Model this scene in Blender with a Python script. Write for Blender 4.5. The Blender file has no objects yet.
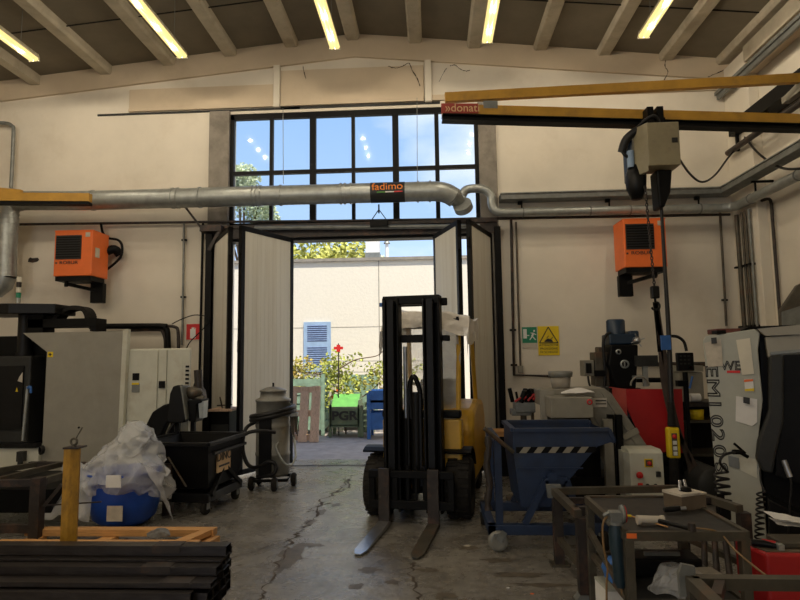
import bpy, math, random
from mathutils import Vector, Matrix, Euler, noise
R=random.Random(7)
sc=bpy.context.scene; COL=sc.collection
PI=math.pi
# ------------------------------------------------ camera frame
CAM=Vector((0,0,1.6)); F=590.0
Yw=Vector((33,-58,-F)).normalized()
Zw=Vector((-.0137,1,(33*-.0137-58)/F)).normalized()
Xw=Yw.cross(Zw)
def ray(px,py):
    r=Vector((px-400,300-py,-F)); return Vector((r.dot(Xw),r.dot(Yw),r.dot(Zw)))
def at(px,py,Y):
    r=ray(px,py); return CAM+r*(Y/r.y)
def fl(px,py,z=0):
    r=ray(px,py); return CAM+r*((z-1.6)/r.z)
def atx(px,py,X):
    r=ray(px,py); return CAM+r*(X/r.x)
# ------------------------------------------------ materials
def mat(name,col,rough=.6,metal=0,var=.25,scale=6,bump=0,dirt=None,dirt_amt=.5,stretch=None,spec=.5,alpha=None,trans=0):
    m=bpy.data.materials.new(name); m.use_nodes=True; nt=m.node_tree; N=nt.nodes; L=nt.links
    b=N['Principled BSDF']; b.inputs['Roughness'].default_value=rough; b.inputs['Metallic'].default_value=metal
    b.inputs['Specular IOR Level'].default_value=spec
    tc=N.new('ShaderNodeTexCoord'); mp=N.new('ShaderNodeMapping'); L.new(tc.outputs['Object'],mp.inputs[0])
    if stretch: mp.inputs['Scale'].default_value=stretch
    nz=N.new('ShaderNodeTexNoise'); nz.inputs['Scale'].default_value=scale; nz.inputs['Detail'].default_value=6; nz.inputs['Roughness'].default_value=.62
    L.new(mp.outputs[0],nz.inputs['Vector'])
    cr=N.new('ShaderNodeValToRGB'); cr.color_ramp.elements[0].position=.3; cr.color_ramp.elements[1].position=.7
    c0=[max(0,c*(1-var)) for c in col]; c1=[min(1,c*(1+var*.6)) for c in col]
    cr.color_ramp.elements[0].color=(*c0,1); cr.color_ramp.elements[1].color=(*c1,1)
    L.new(nz.outputs['Fac'],cr.inputs[0]); out=cr.outputs[0]
    if dirt:
        n2=N.new('ShaderNodeTexNoise'); n2.inputs['Scale'].default_value=scale*.45; n2.inputs['Detail'].default_value=9; n2.inputs['Roughness'].default_value=.7
        L.new(mp.outputs[0],n2.inputs['Vector'])
        r2=N.new('ShaderNodeValToRGB'); r2.color_ramp.elements[0].position=.52; r2.color_ramp.elements[1].position=.66
        r2.color_ramp.elements[1].color=(dirt_amt,)*3+(1,); r2.color_ramp.elements[0].color=(0,0,0,1)
        L.new(n2.outputs['Fac'],r2.inputs[0])
        mx=N.new('ShaderNodeMixRGB'); mx.inputs[2].default_value=(*dirt,1); L.new(r2.outputs[0],mx.inputs[0]); L.new(out,mx.inputs[1]); out=mx.outputs[0]
    L.new(out,b.inputs['Base Color'])
    if bump:
        bp=N.new('ShaderNodeBump'); bp.inputs['Strength'].default_value=bump; bp.inputs['Distance'].default_value=.02
        L.new(nz.outputs['Fac'],bp.inputs['Height']); L.new(bp.outputs[0],b.inputs['Normal'])
    if alpha is not None: b.inputs['Alpha'].default_value=alpha
    if trans: b.inputs['Transmission Weight'].default_value=trans
    return m
def emis(name,col,s):
    m=bpy.data.materials.new(name); m.use_nodes=True; b=m.node_tree.nodes['Principled BSDF']
    b.inputs['Base Color'].default_value=(.04,.035,.02,1); b.inputs['Emission Color'].default_value=(*col,1); b.inputs['Emission Strength'].default_value=s
    return m
M={}
M['plaster']=mat('plaster',(.73,.675,.575),.9,0,.08,1.3,.1,(.50,.42,.31),.32)
M['plaster2']=mat('plaster_band',(.60,.50,.37),.9,0,.08,1.3,.1,(.38,.30,.20),.3)
M['concrete']=mat('concrete',(.26,.235,.20),.9,0,.25,5,.25,(.14,.12,.10),.6)
M['beamc']=mat('beam_concrete',(.50,.45,.35),.85,0,.2,3,.1,(.28,.22,.15),.5)
M['roof']=mat('roof_panel',(.19,.165,.12),.9,0,.15,2,.05)
M['black']=mat('black_steel',(.004,.004,.0042),.5,.0,.4,8,.05,None,.5,None,.16)
M['blacks']=mat('black_satin',(.007,.007,.0075),.4,.0,.4,8,0,None,.5,None,.22)
M['dkgrey']=mat('dark_grey_paint',(.028,.029,.028),.5,0,.3,6,0,None,.5,None,.3)
M['rubber']=mat('rubber',(.018,.016,.014),.85,0,.4,20,.3,None,.5,None,.3)
M['galv']=mat('galvanised_sheet',(.38,.40,.385),.42,.62,.22,9,.03)
M['galvd']=mat('dull_galvanised',(.22,.23,.22),.5,.5,.25,9)
M['rust']=mat('mill_scale_steel',(.04,.033,.03),.5,.3,.4,12,.05,(.16,.08,.05),.5)
M['bar']=mat('rolled_steel',(.065,.058,.056),.34,.85,.35,7,.04,(.07,.055,.05),.4,(1,8,8))
M['steel']=mat('bright_steel',(.45,.46,.48),.3,.85,.25,10,.03)
M['worn']=mat('worn_bare_steel',(.095,.085,.065),.45,.4,.35,8,.05,(.17,.085,.045),.6)
M['yel']=mat('crane_yellow',(.50,.27,.035),.5,0,.18,5,.03,(.18,.10,.04),.4)
M['fyel']=mat('forklift_yellow',(.62,.36,.03),.35,0,.15,5,.02,(.25,.15,.04),.35)
M['post']=mat('worn_yellow_post',(.42,.22,.02),.5,.0,.45,11,.08,(.05,.035,.02),.8,(1.5,1.5,.6))
M['red']=mat('red_paint',(.42,.012,.014),.45,0,.12,3,.02)
M['dred']=mat('dull_red',(.13,.04,.03),.6,0,.2,4)
M['redd']=mat('donati_red',(.36,.05,.035),.5,0,.2,4)
M['orange']=mat('heater_orange',(.85,.17,.03),.45,0,.1,4)
M['cnc']=mat('machine_grey',(.30,.285,.24),.5,0,.1,4,.01,(.20,.18,.14),.3)
M['cncl']=mat('machine_cream',(.60,.60,.51),.5,0,.1,4,.01,(.36,.27,.17),.4)
M['cncw']=mat('machine_white',(.42,.43,.38),.5,0,.08,4,.01,(.30,.28,.22),.3)
M['beige']=mat('conveyor_beige',(.25,.235,.19),.55,0,.15,5,.02,(.13,.11,.08),.5)
M['bluep']=mat('skip_blue',(.012,.028,.075),.5,0,.3,6,.04,(.03,.035,.045),.6)
M['blueb']=mat('bright_blue',(.01,.07,.42),.35,0,.2,5)
M['bluer']=mat('rack_blue',(.03,.13,.42),.45,0,.25,6)
M['dblue']=mat('mill_blue',(.012,.03,.06),.4,0,.3,8,.03)
M['wood']=mat('new_pine',(.62,.33,.12),.6,0,.25,9,.05,(.35,.17,.06),.4,(1,12,12))
M['woodo']=mat('old_pallet_wood',(.60,.42,.31),.8,0,.3,9,.08,(.22,.15,.11),.5,(12,12,1))
M['greenw']=mat('weathered_green',(.24,.36,.27),.7,0,.3,7,.08,(.24,.22,.15),.6)
M['greend']=mat('olive_green',(.15,.20,.12),.7,0,.3,7,.08,(.2,.15,.1),.6)
M['greenb']=mat('bright_green',(.09,.30,.05),.5,0,.25,5)
M['doorp']=mat('door_panel',(.66,.64,.56),.7,0,.06,1.5,.02,(.46,.40,.30),.35,(6,6,.35))
M['vac']=mat('vacuum_grey',(.24,.24,.22),.45,.3,.2,6,.03,(.12,.10,.08),.6)
M['white']=mat('white_paper',(.75,.74,.72),.8,0,.08,6)
M['card']=mat('worn_white_card',(.55,.50,.42),.8,0,.2,10,.05,(.30,.22,.14),.4)
M['brown']=mat('brown_card',(.12,.09,.06),.8,0,.25,8)
M['facade']=mat('roughcast_facade',(.70,.65,.56),.95,0,.05,14,.25)
M['asph']=mat('yard_asphalt',(.34,.29,.26),.85,0,.25,5,.2,(.18,.17,.17),.6)
M['shut']=mat('shutter_blue',(.28,.40,.58),.6,0,.12,6)
M['shutd']=mat('shutter_slat',(.17,.23,.40),.6,0,.12,6)
M['sgreen']=mat('sign_green',(.01,.22,.12),.5,0,.05,4)
M['syel']=mat('sign_yellow',(.80,.58,.01),.5,0,.08,4)
M['sred']=mat('sign_red',(.62,.02,.02),.5,0,.08,4)
M['hoist']=mat('hoist_olive',(.31,.27,.17),.5,0,.15,6,.02,(.18,.14,.09),.4)
M['strap']=mat('brown_webbing',(.07,.05,.04),.9,0,.3,14,.1)
M['hose']=mat('black_hose',(.008,.008,.009),.45,0,.3,10,0,None,.5,None,.4)
M['orb']=mat('lettering_orange',(.9,.25,.02),.5,0,.05,4)
M['ltxt']=mat('lettering_cream',(.70,.48,.25),.5,0,.05,4)
M['dtxt']=mat('lettering_dark',(.02,.02,.02),.5,0,.05,4)
M['wtxt']=mat('lettering_white',(.75,.75,.72),.5,0,.05,4)
M['teal']=mat('grinder_teal',(.015,.035,.05),.4,0,.2,6)
M['bark']=mat('bark',(.16,.11,.07),.9,0,.3,12,.3)
M['leafy']=mat('autumn_leaf',(.40,.44,.09),.6,0,.3,2.2,0,(.50,.24,.07),.75)
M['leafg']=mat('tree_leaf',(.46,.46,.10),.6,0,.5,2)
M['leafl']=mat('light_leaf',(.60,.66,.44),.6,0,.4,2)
M['cream']=mat('cream_paint',(.70,.66,.55),.8,0,.1,5)
M['table']=mat('table_plate',(.035,.035,.034),.5,.4,.4,14,.08,(.06,.055,.05),.4)
M['copper']=mat('amber_cable',(.20,.12,.05),.5,0,.2,5)
M['rag']=mat('grey_rag',(.20,.20,.20),.9,0,.4,14,.3)
M['haze']=mat('hazy_film',(.75,.75,.72),.3,0,.15,6,.4,None,.5,None,.5,.5)
M['clear']=mat('cloudy_tub_plastic',(.52,.47,.39),.35,0,.12,5,0,None,.5,None,.5,.55)
M['plas']=mat('crumpled_film',(.80,.82,.84),.15,0,.1,9,.6,None,.5,None,.8,.40)
M['plas2']=mat('dusty_film',(.70,.66,.60),.3,0,.15,6,.4,None,.5,None,.5,.9)
M['tube']=emis('fluorescent_glow',(1,.80,.30),1.15)
M['lampw']=mat('lamp_housing',(.55,.5,.38),.5,0,.05,4)
def glassmat():
    m=bpy.data.materials.new('window_glass'); m.use_nodes=True; nt=m.node_tree; N=nt.nodes; L=nt.links
    for n in list(N): N.remove(n)
    o=N.new('ShaderNodeOutputMaterial'); t=N.new('ShaderNodeBsdfTransparent'); t.inputs[0].default_value=(.93,.95,.95,1)
    g=N.new('ShaderNodeBsdfGlossy'); g.inputs['Roughness'].default_value=.05; mx=N.new('ShaderNodeMixShader'); mx.inputs[0].default_value=.012
    L.new(t.outputs[0],mx.inputs[1]); L.new(g.outputs[0],mx.inputs[2]); L.new(mx.outputs[0],o.inputs[0]); return m
M['glass']=glassmat()
def floormat():
    m=mat('shop_floor',(.235,.22,.195),.42,0,.40,1.6,0,(.10,.08,.06),.85)
    nt=m.node_tree;N=nt.nodes;L=nt.links;b=N['Principled BSDF']
    tc=N.new('ShaderNodeTexCoord')
    n=N.new('ShaderNodeTexNoise'); n.inputs['Scale'].default_value=3.2; n.inputs['Detail'].default_value=10; n.inputs['Roughness'].default_value=.75; n.inputs['Distortion'].default_value=.6
    L.new(tc.outputs['Object'],n.inputs['Vector'])
    r=N.new('ShaderNodeMapRange'); r.inputs[1].default_value=.35; r.inputs[2].default_value=.7; r.inputs[3].default_value=.16; r.inputs[4].default_value=.46; b.inputs['Specular IOR Level'].default_value=.9
    L.new(n.outputs['Fac'],r.inputs[0]); L.new(r.outputs[0],b.inputs['Roughness'])
    n3=N.new('ShaderNodeTexNoise'); n3.inputs['Scale'].default_value=14; n3.inputs['Detail'].default_value=8; n3.inputs['Roughness'].default_value=.7
    L.new(tc.outputs['Object'],n3.inputs['Vector'])
    bp=N.new('ShaderNodeBump'); bp.inputs['Strength'].default_value=.5; bp.inputs['Distance'].default_value=.012; L.new(n3.outputs['Fac'],bp.inputs['Height']); L.new(bp.outputs[0],b.inputs['Normal'])
    # fine speckle over base colour
    src=b.inputs['Base Color'].links[0].from_socket
    mx=N.new('ShaderNodeMixRGB'); mx.blend_type='MULTIPLY'; mx.inputs[0].default_value=.7
    rr=N.new('ShaderNodeMapRange'); rr.inputs[1].default_value=.3; rr.inputs[2].default_value=.65; rr.inputs[3].default_value=.35; rr.inputs[4].default_value=1.25; L.new(n3.outputs['Fac'],rr.inputs[0])
    L.new(src,mx.inputs[1]); L.new(rr.outputs[0],mx.inputs[2]); L.new(mx.outputs[0],b.inputs['Base Color'])
    return m
M['floor']=floormat()
# ------------------------------------------------ mesh builder
class MB:
    def __init__(s): s.v=[]; s.f=[]; s.sm=[]
    def add(s,vs,fs,smooth=False,mtx=None):
        o=len(s.v)
        s.v+=[tuple(mtx@Vector(v)) if mtx else tuple(v) for v in vs]
        for f in fs: s.f.append([i+o for i in f]); s.sm.append(smooth)
        return s
    def box(s,x0,x1,y0,y1,z0,z1,mtx=None):
        vs=[(x,y,z) for z in (z0,z1) for y in (y0,y1) for x in (x0,x1)]
        return s.add(vs,[(0,2,3,1),(4,5,7,6),(0,1,5,4),(2,6,7,3),(0,4,6,2),(1,3,7,5)],mtx=mtx)
    def bar(s,a,b,w,h=None,up=(0,0,1)):
        a=Vector(a);b=Vector(b);h=h or w; d=(b-a).normalized(); u=Vector(up)
        if abs(d.dot(u))>.99: u=Vector((0,1,0))
        sd=d.cross(u).normalized(); uu=sd.cross(d).normalized()
        vs=[p+sd*(i*w/2)+uu*(j*h/2) for p in (a,b) for j in (-1,1) for i in (-1,1)]
        return s.add(vs,[(0,2,3,1),(4,5,7,6),(0,1,5,4),(2,6,7,3),(0,4,6,2),(1,3,7,5)])
    def tube(s,pts,r,n=10,caps=True,r2=None):
        pts=[Vector(p) for p in pts]; rings=[]; prev=None
        for i,p in enumerate(pts):
            d=((pts[i+1]-p) if i==0 else (p-pts[i-1]) if i==len(pts)-1 else (pts[i+1]-pts[i-1])).normalized()
            if prev is None:
                u=Vector((0,0,1)) if abs(d.z)<.9 else Vector((1,0,0)); prev=d.cross(u).normalized()
            prev=(prev-d*prev.dot(d)).normalized(); w=d.cross(prev)
            rr=r if r2 is None else r+(r2-r)*i/(len(pts)-1)
            if isinstance(r,(list,tuple)): rr=r[i]
            rings.append([p+(prev*math.cos(2*PI*k/n)+w*math.sin(2*PI*k/n))*rr for k in range(n)])
        vs=[v for g in rings for v in g]; fs=[]
        for i in range(len(rings)-1):
            for k in range(n): fs.append((i*n+k,i*n+(k+1)%n,(i+1)*n+(k+1)%n,(i+1)*n+k))
        s.add(vs,fs,True)
        if caps:
            s.add(rings[0],[tuple(reversed(range(n)))]); s.add(rings[-1],[tuple(range(n))])
        return s
    def cyl(s,a,b,r,r2=None,n=20): return s.tube([a,b],[r,r if r2 is None else r2],n)
    def lathe(s,prof,c=(0,0,0),axis='Z',n=24):
        vs=[];fs=[]
        for (r,h) in prof:
            for k in range(n):
                a=2*PI*k/n; x,y=r*math.cos(a),r*math.sin(a)
                p={'Z':(x,y,h),'X':(h,x,y),'Y':(x,h,y)}[axis]
                vs.append((p[0]+c[0],p[1]+c[1],p[2]+c[2]))
        for i in range(len(prof)-1):
            for k in range(n): fs.append((i*n+k,i*n+(k+1)%n,(i+1)*n+(k+1)%n,(i+1)*n+k))
        return s.add(vs,fs,True)
    def prism(s,poly,axis,a,b,mtx=None):
        # poly = 2-D outline; axis: X -> (y,z), Y -> (x,z), Z -> (x,y)
        n=len(poly); vs=[]
        for t in (a,b):
            for (u,w) in poly: vs.append({'X':(t,u,w),'Y':(u,t,w),'Z':(u,w,t)}[axis])
        return s.add(vs,[tuple(range(n)),tuple(reversed(range(n,2*n)))]+[(i,i+n,(i+1)%n+n,(i+1)%n) for i in range(n)],mtx=mtx)
    def build(s,name,m,parent=None,bevel=0,loc=None,rz=0):
        me=bpy.data.meshes.new(name); me.from_pydata(s.v,[],s.f); me.update()
        import bmesh as B
        bm=B.new(); bm.from_mesh(me); B.ops.recalc_face_normals(bm,faces=bm.faces); bm.to_mesh(me); bm.free()
        me.polygons.foreach_set('use_smooth',s.sm)
        me.materials.append(M[m] if isinstance(m,str) else m)
        o=bpy.data.objects.new(name,me); COL.objects.link(o)
        if parent: o.parent=parent
        if loc: o.location=loc
        if rz: o.rotation_euler.z=rz
        if bevel:
            b=o.modifiers.new('bevel','BEVEL'); b.width=bevel; b.segments=2; b.limit_method='ANGLE'
        return o
def tag(o,label=None,cat=None,group=None,kind=None):
    if label: o['label']=label
    if cat: o['category']=cat
    if group: o['group']=group
    if kind: o['kind']=kind
    return o
def thing(name,label,cat,loc=(0,0,0),rz=0,group=None):
    o=bpy.data.objects.new(name,None); o.empty_display_size=.1; COL.objects.link(o); o.location=loc; o.rotation_euler.z=rz
    return tag(o,label,cat,group)
def base_at(t,loc,rz=0):            # parts were built in world coordinates: put the root at its base
    t.location=loc
    for c in t.children: c.location=tuple(c.location-Vector(loc))
    return t
def struct(o): o['kind']='structure'; return o
def dup(o,parent=None):
    c=o.copy(); COL.objects.link(c)
    if parent: c.parent=parent
    for ch in o.children: dup(ch,c)
    return c
def text(name,body,size,m,parent=None,bold=0,loc=(0,0,0),rot=(PI/2,0,0),depth=.001,scale=(1,1,1),outline=False,xalign='CENTER'):
    cu=bpy.data.curves.new(name,'FONT'); cu.body=body; cu.size=size; cu.extrude=depth; cu.offset=bold; cu.align_x=xalign; cu.align_y='CENTER'
    if outline: cu.fill_mode='NONE'; cu.extrude=0; cu.bevel_depth=size*.03; cu.bevel_resolution=1
    tmp=bpy.data.objects.new(name,cu); COL.objects.link(tmp)
    dg=bpy.context.evaluated_depsgraph_get(); me=bpy.data.meshes.new_from_object(tmp.evaluated_get(dg))
    bpy.data.objects.remove(tmp); me.materials.clear(); me.materials.append(M[m])
    o=bpy.data.objects.new(name,me); COL.objects.link(o); o.location=loc; o.rotation_euler=rot; o.scale=scale
    if parent: o.parent=parent
    return o
def arc(c,r,a0,a1,n,plane='XZ'):
    out=[]
    for i in range(n+1):
        a=a0+(a1-a0)*i/n; u,w=r*math.cos(a),r*math.sin(a)
        out.append(Vector(c)+Vector({'XZ':(u,0,w),'XY':(u,w,0),'YZ':(0,u,w)}[plane]))
    return out
def smoothpath(pts,n=6):
    pts=[Vector(p) for p in pts]; P=[pts[0]]+pts+[pts[-1]]; out=[]
    for i in range(1,len(P)-2):
        for k in range(n):
            t=k/n; a,b,c,d=P[i-1],P[i],P[i+1],P[i+2]
            out.append(.5*((2*b)+(c-a)*t+(2*a-5*b+4*c-d)*t*t+(3*b-a-3*c+d)*t**3))
    out.append(pts[-1]); return out
WY=9.3          # inner face of the gable wall
RX=4.85; LX=-8.6; BY=-11
# ================================================= ROOM SHELL
o=MB().box(LX-.3,RX+.3,BY-.3,9.6,-.2,0).build('floor','floor'); struct(o); FLOOR=o
def crack(pts,w,name='floor_crack'):
    m=MB(); ps=smoothpath([fl(*p,.002) for p in pts],9); vs=[];fs=[]
    for i,p in enumerate(ps):
        j=Vector((R.uniform(-.035,.035),R.uniform(-.01,.01),0)); ww=w*R.uniform(.15,1.6)*(.5+abs(noise.noise(p*2.3))*2)
        vs+= [p+j+Vector((-ww,0,0)),p+j+Vector((ww,0,0))]
    for i in range(len(ps)-1): fs.append((2*i,2*i+1,2*i+3,2*i+2))
    m.add(vs,fs); o=m.build(name,'rust',FLOOR); return o
M['crk']=mat('crack_dirt',(.06,.045,.032),.9,0,.5,25)
for pts,w in (([(354,475),(345,484),(333,494),(322,500),(318,512),(308,525),(298,532),(288,545),(278,562),(262,592),(255,608)],.012),
              ([(298,559),(340,558),(400,558),(450,558),(540,556)],.006),([(338,492),(350,486),(345,478)],.012),
              ([(410,562),(412,575),(418,600)],.014),([(228,560),(300,536)],.004),([(310,512),(316,506),(330,503)],.012)):
    o=crack(pts,w); o.data.materials.clear(); o.data.materials.append(M['crk'])
def stain(px,py,rx,ry,seed):
    c=fl(px,py,.0012); m_=MB(); n_=26
    pts=[]
    for k in range(n_):
        a=2*PI*k/n_; q=max(.35,1+.7*noise.noise(Vector((math.cos(a)*1.6+seed,math.sin(a)*1.6,seed)))+.35*noise.noise(Vector((math.cos(a)*6,math.sin(a)*6,seed*3)))); pts.append((c.x+rx*q*math.cos(a),c.y+ry*q*math.sin(a)))
    o=m_.add([(x,y,.0006+.00012*seed) for x,y in pts],[tuple(range(n_))]).build('floor_stain','stn',FLOOR)
M['stn']=mat('brown_stain',(.115,.095,.07),.5,0,.5,14)
for a in ((293,553,.10,.22,1),(285,562,.07,.2,2),(310,522,.06,.10,3),(322,512,.05,.10,4),(369,570,.09,.05,5),(393,582,.05,.04,6),(428,570,.10,.04,7),(468,548,.08,.05,8),(314,545,.09,.05,9),(336,505,.05,.06,10),(357,586,.05,.05,11),(445,596,.08,.05,12),(520,575,.22,.05,13),(545,585,.2,.04,14),(500,560,.12,.05,15)): stain(*a)
# gable wall with the tall opening
oxl=at(230,150,WY).x; oxr=at(478.5,150,WY).x; oz=at(350,110,WY).z
def roofz(x): return 6.92-.088*abs(x+1.2) if x<-1.2 else 6.92-.108*abs(x+1.2)
m=MB(); m.prism([(LX,0),(oxl,0),(oxl,oz),(oxr,oz),(oxr,0),(RX,0),(RX,roofz(RX)+.2),(-1.2,7.12),(LX,roofz(LX)+.2)],'Y',WY,9.6)
struct(m.build('wall_back','plaster'))
struct(MB().box(LX-.3,LX,BY,9.6,0,roofz(LX)+.2).build('wall_left','plaster'))
struct(MB().box(RX,RX+.3,BY,9.6,0,roofz(RX)+.2).build('wall_right','plaster'))
m=MB(); m.prism([(LX,0),(-7.5,0),(-7.5,4.5),(-1,4.5),(-1,0),(RX,0),(RX,roofz(RX)+.2),(-1.2,7.12),(LX,roofz(LX)+.2)],'Y',BY-.3,BY)
struct(m.build('wall_front','plaster'))
# roof: corrugated joints as separate shallow ribs
m=MB(); m.prism([(LX-.3,roofz(LX-.3)),(-1.2,6.98),(RX+.3,roofz(RX+.3)),(RX+.3,roofz(RX+.3)+.25),(-1.2,7.25),(LX-.3,roofz(LX-.3)+.25)],'Y',BY-.3,9.75)
CE=struct(m.build('ceiling','roof'))
m=MB()
for k,y in enumerate([8.0,6.2,4.4,2.6,.8,-1,-2.8,-4.6,-6.4]):
    m.box(LX,-1.2,y-.008,y+.008,0,.012,mtx=Matrix.Translation((0,0,0))@Matrix(((1,0,0,0),(0,1,0,0),(.088,0,1,6.92+.088*1.2-.006),(0,0,0,1))))
    m.box(-1.2,RX,y-.008,y+.008,0,.012,mtx=Matrix(((1,0,0,0),(0,1,0,0),(-.108,0,1,6.92-.108*1.2-.006),(0,0,0,1))))
m.build('panel_joint','black',CE)
# roof beams running in depth
n=0
for (px,py) in [(107,72),(170,63),(231,54),(292,45),(353,38),(415,41),(474,46),(540,48),(603,53),(665,58),(722,62)]:
    p=at(px,py,WY); n+=1
    b=MB(); z1=roofz(p.x)+.12; z0=p.z-.07; w=.115
    b.prism([(p.x-w*.75,z0),(p.x+w*.75,z0),(p.x+w,z0+.04),(p.x+w,z1),(p.x-w,z1),(p.x-w,z0+.04)],'Y',BY,WY)
    struct(b.build('trim_%d'%n,'beamc',bevel=.008))
for x in (-6.65,-7.7):
    n+=1; z0=roofz(x)-.14
    b=MB().box(x-.085,x+.085,BY,WY,z0,z0+.25); struct(b.build('trim_%d'%n,'beamc',bevel=.008))
# precast band over the opening, slightly proud, in three panels with ribs
bz0=at(360,106,WY).z+.03
def band(px0,px1):
    global n; n+=1
    x0=at(px0,100,WY).x; x1=at(px1,100,WY).x
    b=MB(); b.box(x0,x1,WY-.05,WY,bz0,bz0+.045); b.box(x0,x1,WY-.03,WY,bz0+.045,roofz(x0)-.42 if x0<-1.2 else roofz(x1)-.42)
    struct(b.build('trim_%d'%n,'plaster2',bevel=.006))
band(130,274); band(281,424); band(432,716)
n+=1
xl,xr=LX,RX; b=MB(); b.prism([(xl,roofz(xl)-.34),(-1.2,roofz(-1.2)-.34),(xr,roofz(xr)-.34),(xr,roofz(xr)+.05),(-1.2,roofz(-1.2)+.05),(xl,roofz(xl)+.05)],'Y',WY-.05,WY)
struct(b.build('trim_%d'%n,'plaster2'))
n+=1
b=MB()
for px in (277.5,428): 
    x=at(px,80,WY).x; b.box(x-.055,x+.055,WY-.07,WY-.001,bz0-.02,roofz(x)-.33)
struct(b.build('trim_%d'%n,'plaster',bevel=.01))
# dark joint lines below the band
n+=1; b=MB()
b.box(at(98,112,WY).x,at(300,110,WY).x,WY-.012,WY,bz0-.045,bz0-.01); b.box(at(281,107,WY).x,at(440,107,WY).x,WY-.012,WY,bz0-.045,bz0-.005)
struct(b.build('trim_%d'%n,'dkgrey'))
# concrete columns beside the opening
for px0,px1 in ((210,231),(479,496)):
    n+=1; x0=at(px0,150,WY).x; x1=at(px1,150,WY).x
    if px0==210: x1=oxl
    else: x0=oxr
    struct(MB().box(x0,x1,WY-.06,WY+.25,0,bz0-.05).build('trim_%d'%n,'concrete',bevel=.01))
# pilaster on right wall, upper beam
n+=1; struct(MB().box(4.70,RX,8.6,WY,0,6.1).build('trim_%d'%n,'plaster',bevel=.01))
n+=1; struct(MB().box(4.66,RX,BY,8.6,5.88,6.12).build('trim_%d'%n,'beamc',bevel=.01))
n+=1; struct(MB().box(4.72,RX,BY,8.6,5.70,5.80).build('trim_%d'%n,'plaster2',bevel=.01))
WB=bpy.data.objects['wall_back']
for pts in ([(303,66),(304,72),(306,79)],[(388,66),(395,68),(403,66),(409,63),(412,70),(417,78),(420,86)],[(450,66),(455,65),(460,69),(466,71),(470,70)],[(666,58),(665,66),(668,72),(664,80)],[(724,70),(715,74),(708,77)],[(439,82),(444,72),(447,68)]):
    b=MB(); ps=smoothpath([at(x,y,WY-.052) for x,y in pts],4)
    for i_ in range(len(ps)-1): b.bar(ps[i_]+Vector((0,0,R.uniform(-.006,.006))),ps[i_+1],R.uniform(.004,.016),.004,up=(0,1,0))
    b.build('wall_crack','crk',WB)
# window: frame, mullions, panes
W=thing('window_1',None,None); W['kind']='structure'
wy0,wy1=WY+.02,WY+.09
zt=oz; zb=at(350,222,WY).z; zm=at(350,169.5,WY).z
f=MB(); f.box(oxl,oxr,wy0,wy1,zt-.09,zt); f.box(oxl,oxr,wy0,wy1,zb-.06,zb+.03); f.box(oxl,oxl+.06,wy0,wy1,zb,zt); f.box(oxr-.06,oxr,wy0,wy1,zb,zt)
f.build('window_frame','black',W)
cols=[271,312.5,353,395.5,437]
for px,w in zip(cols,(.055,.10,.055,.10,.07)):
    x=at(px,150,WY).x; MB().box(x-w/2,x+w/2,wy0-.01,wy1,zb,zt-.05).build('mullion','black',W)
MB().box(oxl,oxr,wy0-.005,wy1,zm-.03,zm+.03).build('transom','black',W)
xs=[oxl+.04]+[at(p,150,WY).x for p in cols]+[oxr-.04]
for i in range(6):
    for za,zc in ((zb+.02,zm-.02),(zm+.02,zt-.07)):
        MB().box(xs[i]+.02,xs[i+1]-.02,wy0+.03,wy0+.036,za,zc).build('pane','glass',W)
# header beam / sliding rail over the doors
n+=1; z1=at(360,224,WY).z; z0=at(360,238,WY).z
b=MB(); b.box(oxl-.35,oxr+.25,WY-.10,WY-.02,z0+.02,z1-.05); b.box(oxl-.35,oxr+.25,WY-.14,WY-.02,z1-.05,z1); struct(b.build('trim_%d'%n,'rust'))
n+=1; b=MB(); b.box(oxl,oxr,WY-.02,WY+.2,z0-.02,zb-.04); struct(b.build('trim_%d'%n,'black'))
n+=1; b=MB(); b.cyl(at(255,228,WY-.2),at(480,226,WY-.2),.035); struct(b.build('trim_%d'%n,'galvd'))
n+=1; struct(MB().box(oxl,oxr,9.02,9.10,-.01,.006).build('trim_%d'%n,'rust'))
# folding door leaves
DZ0=.03
def leaf(i,a,b,side):
    a=Vector((a.x,a.y,0)); b=Vector((b.x,b.y,0)); L=(b-a).length; ang=math.atan2(b.y-a.y,b.x-a.x)
    z1=DZT
    t=thing('door_%d'%i,None,None,(a.x,a.y,0),ang); t['kind']='structure'
    f=MB(); s=.07
    f.box(0,s,-.03,.03,DZ0,z1); f.box(L-s,L,-.03,.03,DZ0,z1); f.box(0,L,-.03,.03,z1-s,z1); f.box(0,L,-.03,.03,DZ0,DZ0+s)
    f.build('door_frame','black',t)
    p=MB(); p.box(s,L-s,-.022,.022,DZ0+s,z1-s)
    k=s+.05
    while k<L-s-.02: p.box(k,k+.006,-.0235,.0235,DZ0+s,z1-s); k+=.085
    p.build('door_panel','doorp',t)
    h=MB()
    for z in (.4,1.8,3.2):
        h.cyl((L+.0,0,z-.08),(L+.0,0,z+.08),.025)
    h.build('hinge','black',t)
    return t
DZT=at(291,239,9.2).z
leaf(1,at(214,300,9.22),at(230,300,8.22),1); leaf(2,at(292,300,9.18),at(239.5,300,8.18),1)
leaf(3,at(436,300,9.18),at(461,300,8.18),1); leaf(4,at(492,300,9.22),at(470,300,8.16),1)
n+=1; b=MB(); 
for px,w in ((210,.10),(499,.09)):
    x=at(px,300,9.2).x; b.box(x-w/2,x+w/2,WY-.2,WY-.06,0,DZT+.1)
struct(b.build('trim_%d'%n,'black'))
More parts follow.
